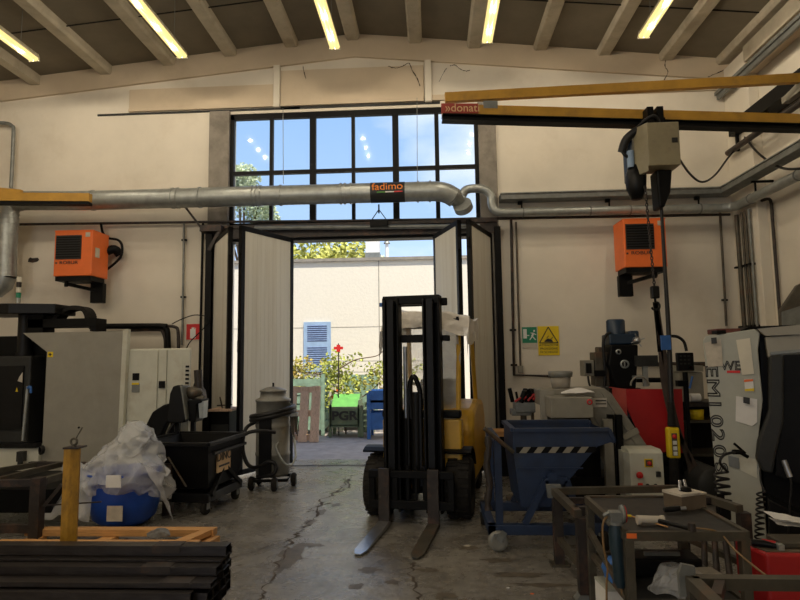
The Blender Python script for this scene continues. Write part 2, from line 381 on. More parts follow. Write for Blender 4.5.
# ================================================= OUTSIDE
o=MB().box(-40,40,9.6,60,-.2,-.01).build('ground','asph'); struct(o)
FY=15.5; fz=at(360,258,FY).z
sx0,sx1=at(304,330,FY).x,at(331,330,FY).x; sz1=at(317,322,FY).z; sz0=at(317,372,FY).z
t=thing('neighbouring_building','long cream roughcast building with a flat parapet across the yard','building',(0,FY,0))
MB().box(-22,14,0,6,0,fz-.08).build('wall','facade',t)
MB().box(-22,14,-.06,6.06,fz-.08,fz).build('coping','concrete',t)
j=MB(); xj=at(379,300,FY).x; 
for k in range(-5,5): j.box(xj+k*2.9-.01,xj+k*2.9+.01,-.004,.01,0,fz-.08)
j.box(-22,14,-.004,.01,at(340,327,FY).z-.012,at(340,327,FY).z); j.build('panel_joint','concrete',t)
w=MB(); w.box(sx0,sx1,-.05,0,sz0,sz1)
sh=w.build('shutter','shut',t); sh['label']='blue louvred shutter'
q=MB()
zc=(sz0+sz1)/2+.05
for (a,b) in ((sz0+.12,zc-.05),(zc+.09,sz1-.09)):
    z=a
    while z<b-.03: q.add([(sx0+.1,-.052,z),(sx1-.1,-.052,z),(sx1-.1,-.066,z+.035),(sx0+.1,-.066,z+.035),(sx0+.1,-.052,z+.04),(sx1-.1,-.052,z+.04)],[(0,1,2,3),(3,2,5,4)]); z+=.055
q.build('slats','shutd',sh)
# rooftop box and flue on neighbouring roof
p=at(373,257,17.5)
t=thing('rooftop_vent','white box vent on the neighbouring roof parapet','vent',(p.x,17.5,fz))
zt_=at(373,241,17.5).z-fz
MB().box(-.22,.22,-.2,.2,.0,zt_*.55).build('base','galvd',t); MB().box(-.2,.2,-.18,.18,zt_*.55,zt_).build('hood','white',t)
p=at(387,257,17.5); zt_=at(387,243,17.5).z-fz
t=thing('rooftop_flue','thin white flue pipe on the neighbouring roof','flue',(p.x,17.5,fz))
MB().cyl((0,0,0),(0,0,zt_),.05).build('pipe','white',t); MB().lathe([(.1,zt_-.02),(.08,zt_+.04),(0,zt_+.08)]).build('cap','galvd',t)
def leaves(name,m,parent,centres,count,size,kind='stuff',seed=1):
    r=random.Random(seed); b=MB()
    for i in range(count):
        c,rad=r.choice(centres); 
        while 1:
            d=Vector((r.uniform(-1,1),r.uniform(-1,1),r.uniform(-1,1)))
            if .25<d.length<1: break
        p=Vector(c)+Vector((d.x*rad[0],d.y*rad[1],d.z*rad[2])); e=Euler((r.uniform(0,6),r.uniform(0,6),r.uniform(0,6))).to_matrix(); s=size*r.uniform(.6,1.3)
        b.add([p+e@Vector(v)*s for v in ((0,-.6,0),(.4,0,.08),(0,.7,0),(-.4,0,.08))],[(0,1,2,3)])
    o=b.build(name,m,parent)
    if kind: o['kind']=kind
    return o
def tree(label,x,y,h,cr,m,seed,cnt,ls):
    t=thing('tree',label,'tree',(x,y,0)); b=MB(); b.tube([(0,0,0),(.1,0,h*.4),(0,.1,h*.75)],.2,8,True,.07)
    r=random.Random(seed); cs=[]
    for k in range(7):
        a=r.uniform(0,6.28); e=Vector((math.cos(a)*cr*.6,math.sin(a)*cr*.5,h*r.uniform(.62,.95))); b.tube([(0,.05,h*.5),e*.7+Vector((0,0,h*.2)),e],.07,6,True,.02); cs.append((e,(cr*.5,cr*.5,cr*.45)))
    cs.append(((0,0,h*.85),(cr*.7,cr*.7,cr*.6))); b.build('trunk','bark',t); leaves('foliage',m,t,cs,cnt,ls,seed=seed); return t
p=at(312,250,24); tree('broad yellow-green tree rising behind the cream building beside the vent',p.x,24,at(320,243,24).z*1.0,2.3,'leafg',3,5200,.2)
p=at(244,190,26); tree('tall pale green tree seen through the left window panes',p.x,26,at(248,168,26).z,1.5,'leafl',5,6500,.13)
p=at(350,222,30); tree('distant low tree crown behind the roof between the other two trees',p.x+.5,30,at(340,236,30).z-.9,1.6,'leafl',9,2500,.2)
# yard clutter
def crate(name,label,cat,px0,px1,py0,py1,Y,m,d=.9,group=None,boards=6,posts=True):
    a=at(px0,py1,Y); c=at(px1,py0,Y); w=c.x-a.x; h=c.z; t=thing(name,label,cat,((a.x+c.x)/2,Y+d/2,0),0,group)
    b=MB(); b.box(-w/2+.03,w/2-.03,-d/2+.03,d/2-.03,.10,h-.02) if False else None
    for k in range(boards):
        z0=.12+(h-.14)*k/boards; z1=.12+(h-.14)*(k+1)/boards-.04
        b.box(-w/2,w/2,-d/2,-d/2+.025,z0,z1); b.box(-w/2,w/2,d/2-.025,d/2,z0,z1); b.box(-w/2,-w/2+.025,-d/2,d/2,z0,z1); b.box(w/2-.025,w/2,-d/2,d/2,z0,z1)
    b.build('side_boards',m,t)
    MB().box(-w/2+.02,w/2-.02,-d/2+.02,d/2-.02,.1,.14).build('floor_board',m,t)
    for sx in (-1,1):
        for sy in (-1,1): MB().box(sx*w/2-.035,sx*w/2+.035,sy*d/2-.035,sy*d/2+.035,0,h+.04).build('corner_post',m,t)
    return t
crate('storage_crate','weathered green slatted storage crate behind the leaning pallet','crate',291,323,376,437,12.6,'greenw',1.1)
crate('storage_crate','tall weathered green container behind the small green bin','crate',327,372,373,430,13.5,'greenw',1.0,boards=5)
crate('storage_crate','low olive crate between the green bin and the blue rack','crate',362,369,407,438,12.3,'greend',.8,boards=4)
a=at(335,378,13.3)
t=thing('notice_board','upright cream board with orange marks between green crates','board',(a.x,13.35,0)); 
w=.36; zt_=a.z; MB().box(-w/2,w/2,-.02,.02,.0,zt_).build('board','cream',t)
q=MB(); r=random.Random(4)
for k in range(11): 
    x=r.uniform(-.14,.12); z=r.uniform(zt_-.9,zt_-.08); q.box(x,x+.05,-.026,-.02,z,z+r.uniform(.04,.12))
q.build('paint_marks','orange',t)
# leaning pallet
a=fl(305,441); t=thing('wooden_pallet','old grey-brown wooden pallet leaning upright on the green crate','pallet',(a.x,a.y-.1,0),-.05)
hp=at(303,391,a.y).z
for k,x in enumerate((-.27,-.02,.21)): MB().prism([(-.05,0),(0,0),(.18,hp),(.13,hp)],'X',x-.085,x+.085).build('deck_board','woodo',t)
for z in (.02,.48,.94): MB().prism([(.0+z*.16,z),(.09+z*.16,z),(.09+z*.16,z+.12),(.0+z*.16,z+.12)],'X',-.34,.28).build('stringer','woodo',t)
# small green bin with letters
a=at(330,437,12.3); c=at(359,414,12.3)
w=c.x-a.x; t=thing('storage_bin','small bright green open-front metal bin lettered in black','bin',((a.x+c.x)/2,12.3,0))
m=MB(); m.prism([(0,.2),(0,.62),(-.12,.62),(.02,.85)],'X',-w/2,w/2) if False else None
m.box(-w/2,w/2,0,.02,.25,.62); m.box(-w/2,-w/2+.02,0,.6,.2,.75); m.box(w/2-.02,w/2,0,.6,.2,.75); m.box(-w/2,w/2,.58,.6,.2,.85); m.box(-w/2,w/2,0,.6,.2,.23); m.build('tray','greend',t)
MB().add([(-w/2+.02,.03,.60),(w/2-.02,.03,.60),(w/2-.02,.4,.86),(-w/2+.02,.4,.86)],[(0,1,2,3)]).build('top_sheet','greenb',t)
for sx in (-1,1):
    for y in (.03,.57): MB().box(sx*w/2-.03,sx*w/2+.03,y-.03,y+.03,0,.66).build('leg','greend',t)
text('lettering','PGR',.25,'dtxt',t,bold=.009,loc=(0,-.01,.43),depth=.003,scale=(1.15,1,1))
# blue rack
a=at(369,441,12); c=at(392,396,12); w=c.x-a.x; h=c.z; t=thing('stacking_rack','tall blue metal stacking rack standing by the forklift','rack',((a.x+c.x)/2,12.3,0))
for sx in (-1,1):
    for sy in (-1,1): MB().box(sx*w/2-.035,sx*w/2+.035,sy*.3-.035,sy*.3+.035,0,h+(.05)).build('post','bluer',t)
for z,hh in ((.18,.34),(.72,.24),(h-.26,.18)):
    b=MB(); b.box(-w/2,w/2,-.3,.3,z,z+.03); b.box(-w/2,w/2,-.31,-.29,z,z+hh); b.box(-w/2,w/2,.29,.31,z,z+hh); b.build('shelf_tray','bluer',t)
MB().box(-w/2+.04,w/2-.04,-.25,.25,.58,.64).build('load','greenw',t)
# vine
t=thing('climbing_vine','straggling autumn vine trained over wires above green crates','plant',(-2,13.1,0))
b=MB()
def vp(px,py,Y): q=at(px,py,Y); return Vector((q.x+2,q.y-13.1,q.z))
for pts in ([(346,437),(345,410),(341,385),(338,355)],[(345,405),(360,398),(372,390),(384,378)],[(342,385),(322,375),(300,372),(285,370)],[(338,370),(355,360),(376,356),(384,350)],[(345,395),(325,388),(300,384)]):
    b.tube(smoothpath([vp(x,y,12.9+.02*i) for i,(x,y) in enumerate(pts)]),.02,6,True,.008)
b.build('stem','bark',t)
w=MB()
for y in (361,372): w.cyl(vp(270,y,13.0),vp(440,y,13.0),.006,n=6)
w.build('wire','rust',t)
cs=[]
r=random.Random(12)
for k in range(46):
    px=r.uniform(268,440); py=358+r.random()**1.2*30+ (8 if px>360 else 0); cs.append((vp(px,py,12.95),(.26,.16,.2)))
for k in range(6): cs.append((vp(r.uniform(325,350),r.uniform(385,412),12.8),(.2,.15,.18)))
leaves('foliage','leafy',t,cs,2600,.068,seed=8)
a=at(338.5,349,12.6)
t=thing('marker_post','thin post with a small red cross plate among vine leaves','post',(a.x,12.6,0))
MB().cyl((0,0,0),(0,0,a.z+.12),.012).build('rod','rust',t); q=MB(); q.box(-.1,.1,-.01,0,a.z-.01,a.z+.05); q.box(-.04,.04,-.012,0,a.z-.06,a.z+.09); q.build('plate','sred',t)
# ================================================= CEILING LAMPS
def lamp(px,py,label,L=1.55,zz=None,pos=None,W_=1):
    p=Vector(pos) if pos else at(px,py,zz)
    t=thing('tube_lamp',label,'ceiling lamp',(p.x,p.y,p.z),0,'fluorescent lamps in a row' )
    MB().prism([(-.078,.01),(.078,.01),(.05,.08),(-.05,.08)],'Y',-L,0).build('housing','lampw',t)
    d=MB()
    for s in (-1,1): d.cyl((s*.036,-L+.03,.0),(s*.036,-.03,.0),.036,n=12)
    d.build('tube','tube',t)
    MB().prism([(-.08,-.03),(.08,-.03),(.055,.08),(-.055,.08)],'Y',-.03,0).build('end_cap','lampw',t)
    rz=roofz(p.x)-p.z+.01
    for y in (-.3,-L+.3): MB().cyl((0,y,.06),(0,y,rz),.004,n=6).build('wire','galvd',t)
    for k in (-.28,-.78,-1.28):
        l=bpy.data.lights.new('lamp_light','POINT'); l.energy=LAMP_W*W_; l.color=(1,.85,.64); l.shadow_soft_size=.02
        lo=bpy.data.objects.new('lamp_light',l); lo.location=(p.x,p.y+k,p.z-.045); COL.objects.link(lo)
    return t
LAMP_W=19
LH=[(35,60),(183,57),(335,48),(487,42),(643,37)]
names=['leftmost of the five hanging tube lamps, cut by the left edge of the photo','second hanging tube lamp from the left','middle tube lamp hanging above the left part of the tall window','fourth tube lamp from the left, above the jib crane tip','rightmost of the hanging tube lamps, above the long yellow tie beam']
for (px,py),nm in zip(LH,names):
    # lamps hang at a common height
    r=ray(px,py); zt=5.95; s=(zt-1.6)/r.z; p=CAM+r*s
    lamp(0,0,nm,pos=(p.x,p.y,p.z),L=1.9)
# rows further back in the hall, same fittings
for y in (3.0,-2.0,-7):
    for x in (-6.3,-3.4,-1.0):
        t=lamp(0,0,'tube lamp in the rows behind the photographer',pos=(x,y,5.95),L=1.9,W_=1.7); t['group']='tube lamps in the rear rows'
# ================================================= DUCTS AND PIPES
DY=8.85
t=thing('ventilation_duct','wide round galvanised duct across wall and window with a lettered black band','duct',(0,DY,0))
def D(px,py,Y=DY): q=at(px,py,Y); return Vector((q.x,q.y-DY,q.z))
ra=.152
MB().tube([D(-40,201),D(90,200.5)],ra,28).build('duct_run','galv',t)
MB().tube([D(90,200.5),D(405,192)],ra,28).build('duct_run','galv',t)
s=MB()
for px in (93,173,178,200,253,257,261,281,341,345,351,418,430): 
    y=200.5+(px-90)*(-8.5/315); MB().cyl(D(px-.9,y),D(px+.9,y),ra+.013,n=28).build('seam_ring','galv',t)
MB().tube([D(371,192.9),D(405,192)],ra+.004,28).build('label_band','dtxt',t)
q=D(388,189.5); text('lettering','fadimo',.155,'orb',t,loc=(q.x,-.162,q.z),scale=(1.12,1,1),depth=.004,rot=(PI/2+.0,-.02,0))
q=D(390,194.5)
b=MB(); b.box(q.x-.19,q.x-.06,-.162,-.15,q.z-.012,q.z+.004); b.build('stripe','greenb',t)
b=MB(); b.box(q.x-.06,q.x+.07,-.162,-.15,q.z-.010,q.z+.006); b.build('stripe','wtxt',t)
b=MB(); b.box(q.x+.07,q.x+.20,-.162,-.15,q.z-.008,q.z+.008); b.build('stripe','sred',t)
pts=[D(405,192),D(425,191.5),D(438,191.5),D(447,193.5,DY+.02),D(455,198,DY+.05)]
MB().tube(smoothpath(pts,4),[ra]*13+[ra*.99]*4,28).build('elbow','galv',t)
MB().tube([D(452,196,DY+.02),D(462,204,DY+.12)],[ra*.98,ra*.5],28).build('reducer','galvd',t)
b=MB(); b.tube([D(462,204,DY+.02),D(464,209,DY+.1)],.145,28); b.build('end_ring','galv',t)
# vertical drop on the left
b=MB(); b.tube(smoothpath([D(20,202),D(12,204),D(8.5,212),D(8,224),D(7,245),D(6,276)],4),.146,24); b.build('drop_pipe','galv',t)
s=MB()
for y in (214,218,223,276): MB().cyl(D(8.2-.03*(y-214),y),D(8.2-.03*(y-214),y+1.3),.155,n=24).build('seam_ring','galv',t)
MB().tube([D(6,276),D(3,284),D(-5,292)],[.15,.15,.12],24).build('nozzle','galv',t)
w=MB()
for px,py in ((283,108),(417,98)): MB().cyl(D(px,py),D(px+.3,184),.005,n=6).build('wire','galvd',t)
# thin duct S-bend and run on the right wall
t=thing('dust_pipe','slim galvanised pipe with S-bend running below the cable tray to the corner','pipe',(0,9.05,0))
def E_(px,py,Y=9.05): q=at(px,py,Y); return Vector((q.x,q.y-9.05,q.z))
corner=at(735,209,9.05)
pp=smoothpath([E_(462,196),E_(466,190),E_(476,188.5),E_(485,190),E_(491,196),E_(492,204),E_(495,210.5),E_(503,212.6),E_(520,212.5)],5)
MB().tube(pp,.068,18).build('bend','galv',t)
cx=4.52
MB().tube([E_(518,212.5),Vector((cx-.1,0,E_(725,208).z))],.068,18).build('pipe_run','galv',t)
zc=E_(725,208).z
MB().tube(smoothpath([Vector((cx-.1,0,zc)),Vector((cx+.03,-.05,zc)),Vector((cx+.08,-.2,zc))],4),.07,18).build('elbow','galv',t)
MB().tube([Vector((cx+.08,-.2,zc)),Vector((cx+.08,-9,zc))],.068,18).build('pipe_run','galv',t)
s=MB()
for px in (480,496,523,590,630,700): 
    if px<500: continue
    y=212.5-(px-520)*.0216; MB().cyl(E_(px-.7,y),E_(px+.7,y),.076,n=18).build('clip','galvd',t)
for k in range(4): MB().cyl((cx+.08,-.5-k*1.1,zc),(cx+.08,-.52-k*1.1,zc),.076,n=18).build('clip','galvd',t)
# cable tray
t=thing('cable_tray','grey metal cable trunking bending round the corner above the slim pipe','cable tray',(0,9.12,0))
za=at(500,200,9.12).z; zb_=at(725,192,9.12).z; xa=at(500,197,9.12).x
zt=at(725,189,9.12).z
b=MB(); b.box(xa,4.62,-.1,.15,zt-.09,zt); b.build('trunking','galvd',t,bevel=.004)
b=MB(); b.box(xa-.003,4.62,-.12,.16,zt-.005,zt+.01); b.build('lid','galv',t)
b=MB(); b.box(4.42,4.62,-9,-.1,zt-.09,zt); b.build('trunking','galvd',t,bevel=.004)
b=MB(); b.box(4.40,4.63,-9,-.12,zt-.005,zt+.01); b.build('lid','galv',t)
s=MB()
for px in (522,610,700):
    s=MB(); x=at(px,200,9.12).x; s.bar((x,.05,zt-.09),(x,.05,zt-.33),.02); s.bar((x-.06,.05,zt-.12),(x+.01,.05,zt-.12),.05); s.build('bracket','black',t)
for k in range(4): s=MB(); s.bar((4.6,-.7-k*1.2,zt-.09),(4.6,-.7-k*1.2,zt-.3),.02); s.bar((4.55,-.7-k*1.2,zt-.10),(4.85,-.7-k*1.2,zt-.10),.03); s.build('bracket','black',t)
# thin steel line along wall and across the window
def pipe(label,pts,r,m='galvd',cat='pipe',clips=(),name='conduit'):
    ps=[Vector(p) for p in pts]; t=thing(name,label,cat,ps[0]); b=MB(); b.tube([p-ps[0] for p in ps],r,10); b.build('tube',m,t)
    if clips:
        c=MB()
        for q in clips: q=Vector(q)-ps[0]; c.box(q.x-r*2.2,q.x+r*2.2,q.y-.01,q.y+r+.015,q.z-.015,q.z+.015)
        c.build('clip','black',t)
    return t
LY=9.18
pipe('dark steel line running level over the left heater and across the window foot',[at(-30,225,LY),at(210,222,LY),at(330,221,LY),at(500,218.5,LY),at(730,214.5,LY)],.021,'rust')
pipe('thin vertical conduit on the left wall between heater and door post',[at(184,224,LY+.05),at(182.5,330,LY+.05),at(181.5,345,LY+.05)],.018,'galvd',clips=[at(183,297,LY+.05),at(184,240,LY+.05)])
pipe('dark vertical conduit close beside the left door post',[at(203,222,LY+.05),at(199.5,378,LY+.05),at(198.5,395,LY+.05)],.02,'black')
pipe('grey conduit bending at the top left edge of the wall',smoothpath([at(-20,123,LY),at(4,123,LY),at(12,126,LY),at(13.5,134,LY),at(11,188,LY)],3),.03,'galvd')
pipe('thick dark pipe along the wall over the left cream cabinets',smoothpath([at(90,326.5,9.1),at(160,326,9.1),at(165,328,9.1),at(167.5,333,9.1),at(168,352,9.1)],3),.045,'black')
pipe('second dark pipe bending down behind the cream cabinets',smoothpath([at(129,330,9.15),at(158,329.5,9.15),at(163,332,9.15),at(165.5,340,9.15),at(165.5,352,9.15)],3),.03,'rust')
pipe('short curved dark pipe beside the red extinguisher sign',smoothpath([at(168,326,9.15),at(175,327,9.15),at(178,331,9.15),at(178.5,350,9.15)],3),.025,'rust')
pipe('thick conduit dropping right of the door and turning along the wall to the tub',[at(511,220,LY+.05),at(512.5,300,LY+.05),at(514,375,LY+.05),at(560,376.5,LY+.05)],.022,'rust',clips=[at(513,330,LY+.05),at(514,365,LY+.05)])
t=pipe('thin conduit right of the door ending in a cream socket',[at(516,222,LY+.05),at(518,300,LY+.05),at(520.5,368,LY+.05)],.016,'worn')
q=at(520.5,369,LY+.05)-at(516,222,LY+.05); so=MB().box(q.x-.04,q.x+.04,-.03,.03,q.z-.06,q.z+.05).build('socket','beige',t,bevel=.008)
for px,m,lb,r in ((722,'worn','thin conduit on the wall left of the corner pilaster',.018),):
    pipe(lb,[at(px-2,212,9.22),at(px+4.5,326,9.22)],r,m,clips=[at(px+3,300,9.22)])
for px,m,lb,r,Y in ((731,'worn','dark pipe running down the near corner of the pilaster',.03,9.1),(738,'worn','second pipe from the corner on the side of the pilaster',.02,8.95),(744,'worn','pale third pipe on the side of the pilaster',.02,8.85),(748,'galvd','fourth pipe at the front edge of the pilaster side',.022,8.75)):
    a=atx(px,212,4.66); x=4.66
    pipe(lb,[(x,Y,zc-.1),(x,Y,1.2)],r,m,clips=[(x,Y,2.9),(x,Y,2.0)])
pipe('conduit on the right wall just in front of the pilaster',smoothpath([(4.75,8.75,zc-.02),(4.79,8.5,zc-.02),(4.80,8.42,zc-.1),(4.80,8.42,zc-.4),(4.80,8.42,1.2)],3),.022,'rust')
pipe('loop of dark cable from cabinets to the door post',smoothpath([at(172,324,9.1),at(182,319,9.1),at(195,315,9.1),at(207,317,9.1),at(209,322,9.1),at(201,331,9.1),at(190,342,9.1),at(186,350,9.1)],5),.008,'black','cable',name='cable')
# small box and shade on the rail above the door
q=at(379,222,9.05); t=thing('rail_switch_box','small black box hanging on the line below the lettered duct','box',(q.x,9.05,q.z-.06)); MB().box(-.14,.14,-.06,.06,-.02,.09).build('housing','black',t,bevel=.008)
b=MB(); b.bar((-.12,0,.09),(0,0,.26),.012); b.bar((.12,0,.09),(0,0,.26),.012); b.cyl((0,0,.2),(0,0,.34),.012,n=8); b.build('hanger','black',t)
# brackets at the left door post top
q=at(207,228,9.0); t=thing('door_track_bracket','dark steel bracket at the upper end of the left door post','bracket',(q.x,9.05,q.z)); b=MB(); b.box(-.12,.22,-.05,.15,-.05,.05); b.bar((.2,0,-.02),(.02,0,-.35),.05); b.bar((-.1,0,.0),(-.35,-.1,.35),.03); b.build('arm','rust',t)
# upper right rails near the corner
t=thing('crane_rail','long grey steel rail along the right wall above the yellow beams','rail',(4.5,8.9,5.6))
b=MB(); b.box(.03,.1,-12,.35,.07,.12); b.box(.06,.1,-12,.35,.0,.12); b.build('rail','galvd',t)
for k in range(3): b=MB(); b.bar((.05,-.0-k*2.1,.05),(.34,-.0-k*2.1,.05),.05); b.build('bracket','galvd',t)
t=thing('black_cable_duct','broad black cable duct high on the right wall behind the crane','cable tray',(4.6,9.0,4.9))
MB().box(-.02,.22,-11,.0,.0,.20).build('duct','black',t)
b=MB(); b.cyl((.0,.1,-.22),(.0,-11,-.22),.045); b.build('pipe','rust',t)
for k in range(4): MB().bar((.05,-.1-k*.8,.0),(.05,-.1-k*.8,-.26),.04).build('hanger','black',t)
b=MB(); b.box(-.1,.0,-1.9,-1.5,-.14,-.06); b.cyl((-.06,-1.6,-.1),(-.06,-2.1,-.02),.06); b.build('trolley','beige',t)
pipe('slack black cable from the hoist cabinet to the corner',smoothpath([at(678,157,6.9),at(690,174,7.5),at(702,182,7.8),at(715,175,8.3),at(728,158,8.8),at(738,146,9.0)],5),.014,'hose','cable',name='cable')
pipe('black cable sagging along the right wall',smoothpath([at(745,137,8.8),at(758,153,8.2),at(775,165,7.8),at(788,169,7.4),at(806,168,7.1)],5),.016,'hose','cable',name='cable')
# ================================================= HEATERS
def heater(cxx,yf,z0,label,side,px0):
    t=thing('wall_heater',label,'heater',(cxx,yf,z0),0,'orange wall heaters'); w=.30
    b=MB(); b.box(-w,w,0,.46,0,.70); b.build('casing','orange',t,bevel=.012)
    b=MB(); b.box(-w-.003,w+.003,-.004,.46,.695,.71); b.build('rim','orange',t)
    g=MB(); g.box(-w+.03,w-.17,-.012,.01,.26,.63); gg=g.build('grille','dtxt',t)
    l=MB()
    for k in range(9): l.box(-w+.04,w-.18,-.026,-.012,.285+k*.038,.30+k*.038)
    l.build('louvre','black',gg)
    text('lettering','ROBUR',.085,'dtxt',t,loc=(-.06,-.006,.205),scale=(1.05,.8,1),depth=.002)
    MB().box(-w+.03,-w+.055,-.006,0,.19,.215).build('emblem','dtxt',t)
    MB().box(w-.11,w-.04,-.006,0,.60,.67).build('sticker','card',t)
    MB().box(w,w+.004,.08,.2,.30,.45).build('sticker','card',t)
    MB().box(-w+.02,w-.02,.02,.4,-.07,0).build('base_tray','black',t)
    k=MB(); s=side; k.box(s*.18-.1,s*.18+.1,.36,.46,-.38,-.07); k.bar((-s*.18,.1,-.10),(s*.15,.38,-.18),.05); k.bar((-s*.15,.1,-.07),(-s*.15,.1,-.15),.04); k.build('bracket','black',t)
    if s>0: f=MB(); f.tube(smoothpath([(s*.25,.46,.45),(s*.36,.52,.5),(s*.42,.58,.42)],4),.07,12); f.build('flue','black',t)
    return t
a=at(53,277,8.62); heater(a.x+.30,8.62,at(70,276,8.62).z,'orange box heater on the left wall below the round duct',1,53)
a=at(625,266,8.55); heater(a.x+.30,8.55,at(645,267,8.55).z,'orange box heater on the right wall behind the hanging hoist chain',-1,625)
pipe('dark gas pipe loop beside the left orange heater',smoothpath([at(101,224,9.15),at(103,233,9.1),at(108,238,9.1),at(118,240,9.1),at(122,246,9.1),at(121,256,9.1),at(114,264,9.1),at(106,270,9.1)],5),.02,'black')
# ================================================= SIGNS
def sign(name,label,px0,px1,py0,py1,m,Y=WY):
    a=at(px0,py1,Y); c=at(px1,py0,Y); w=c.x-a.x; h=c.z-a.z
    t=thing(name,label,'sign',((a.x+c.x)/2,Y,a.z)); MB().box(-w/2,w/2,-.012,0,0,h).build('plate',m,t); return t,w,h
t,w,h=sign('exit_sign','small green emergency exit sign with running figure on the right wall part',522.5,536.5,327,345,'sgreen')
MB().box(-w/2,w/2,-.013,-.002,-.05,.03).build('caption_strip','card',t)
MB().box(-w/2+.015,-w/2+.07,-.015,-.01,.10,h-.03).build('door_symbol','wtxt',t)
f=MB(); y=-.015
f.lathe([(.0,y-.002),(.018,y-.002),(.018,y+.003)],(.075,0,h-.055),'Y',10) if 0 else f.box(.06,.085,y,-.01,h-.075,h-.045)
f.bar((.06,y,h-.09),(.035,y,h-.15),.03,.004,up=(0,1,0)); f.bar((.035,y,h-.15),(.0,y,h-.2),.016,.004,up=(0,1,0)); f.bar((.045,y,h-.15),(.09,y,h-.2),.016,.004,up=(0,1,0)); f.bar((.06,y,h-.1),(.1,y,h-.12),.013,.004,up=(0,1,0)); f.bar((.055,y,h-.1),(.015,y,h-.09),.013,.004,up=(0,1,0))
f.bar((-.04,y,h-.13),(-.005,y,h-.13),.014,.004,up=(0,1,0))
f.build('figure','wtxt',t)
t,w,h=sign('warning_sign','yellow warning sign with black triangle and three lines of text',538.5,558.5,326,355.5,'syel')
tr=MB(); y=-.016; A=(0,y,h-.015);B_=(-w/2+.02,y,h-.26);C_=(w/2-.02,y,h-.26)
for p,q in ((A,B_),(B_,C_),(C_,A)): tr.bar(p,q,.014,.004,up=(0,1,0))
tr.prism([(-.07,h-.245),(.07,h-.245),(.04,h-.205),(-.01,h-.19),(-.05,h-.215)],'Y',y-.002,y+.002); tr.bar((.03,y,h-.2),(.07,y,h-.17),.008,.004,up=(0,1,0)); tr.bar((-.03,y,h-.19),(.0,y,h-.15),.008,.004,up=(0,1,0)); tr.build('triangle_symbol','dtxt',t)
for k,s_ in enumerate(('ATTENZIONE','PROIEZIONE','DI SCHEGGE')): text('lettering',s_,.048,'dtxt',t,loc=(0,-.014,.155-.052*k),depth=.001)
t,w,h=sign('extinguisher_sign','red fire extinguisher sign with white symbol beside the left door post',186.5,200,324,341,'sred')
q=MB(); q.box(-.045,.045,-.016,-.012,.04,.19); q.box(-.02,.02,-.016,-.012,.19,.215); q.bar((.0,-.014,.215),(.05,-.014,.2),.01,.004,up=(0,1,0)); q.build('symbol','wtxt',t)
q=MB(); q.box(-w/2,w/2,-.013,-.002,.0,.02); q.build('caption_strip','card',t)
q=at(34,260,WY); t=thing('wall_scar','dark scorched patch in the plaster left of the orange heater','patch',(q.x,WY,q.z)); MB().prism([(-.1,-.03),(-.02,-.045),(.06,-.03),(.09,.0),(.07,.035),(-.03,.03),(-.06,.045),(-.09,.02)],'Y',-.008,0).build('patch','rust',t)
# ================================================= JIB CRANE right
A=at(442,111,6.7); B_=at(800,121,7.1); 
d=(B_-A).normalized(); 
t=thing('jib_crane','yellow jib crane beam reaching in from the right wall with red lettered tip','crane',(RX-.1,7.18,4.4))
O=Vector((RX-.1,7.18,4.4)); J=lambda v:Vector(v)-O
E2=A+d*((RX-.14-A.x)/d.x)
zt0=at(442,105.5,6.7).z; zy=at(442,115.5,6.7).z; zk=at(442,121.5,6.7).z
b=MB(); up=Vector((0,0,1))
def beam(mb,off0,off1,w,a=A,e=E2):
    # vertical slab between two z offsets relative to A
    zc_=(off0+off1)/2; p=Vector((a.x,a.y,zc_)); q=Vector((e.x,e.y,zc_+(e.z-a.z))); mb.bar(J(p),J(q),w,abs(off1-off0))
beam(b,zy,zt0,.10); b.build('boom','yel',t)
b=MB(); beam(b,zk+.02,zy,.05); beam(b,zk,zk+.022,.14); beam(b,zy-.012,zy+.0,.14); b.build('runway_flange','black',t)
t1=at(445,98,6.69); t2=at(800,78.5,7.1); dd=(t2-t1); t3=t1+dd*((RX-.14-t1.x)/dd.x)
b=MB(); b.bar(J(t1),J(t3),.07,.11); b.build('tie_beam','yel',t)
b=MB(); pa=at(483,106,6.74); pb=at(497,106,6.75); b.bar(J(pa),J(pb),.09,.09); b.build('joint_bracket','galvd',t)
p=at(460,111,7.13); 
b=MB(); q0=A+Vector((-.01,-.06,0)); q1=at(478,111,6.74)+Vector((0,-.06,0)); mid=(zt0+zy)/2
b.bar(J((q0.x,q0.y,mid)),J((q1.x,q1.y,mid)),.012,zt0-zy-.005); b.build('name_plate','redd',t)
m_=Vector(((q0.x+q1.x)/2,(q0.y+q1.y)/2-.008,mid)); text('lettering','»donati',.135,'ltxt',t,loc=J(m_)+Vector((.03,0,0)),scale=(1.0,1,1),rot=(PI/2,0,math.atan2(d.y,d.x)),depth=.002)
b=MB(); b.cyl((0,0,-.5),(0,0,.8),.08); b.box(-.10,.1,-.12,.12,-.55,-.45); b.box(-.10,.1,-.12,.12,.78,.86); b.build('pivot','yel',t)
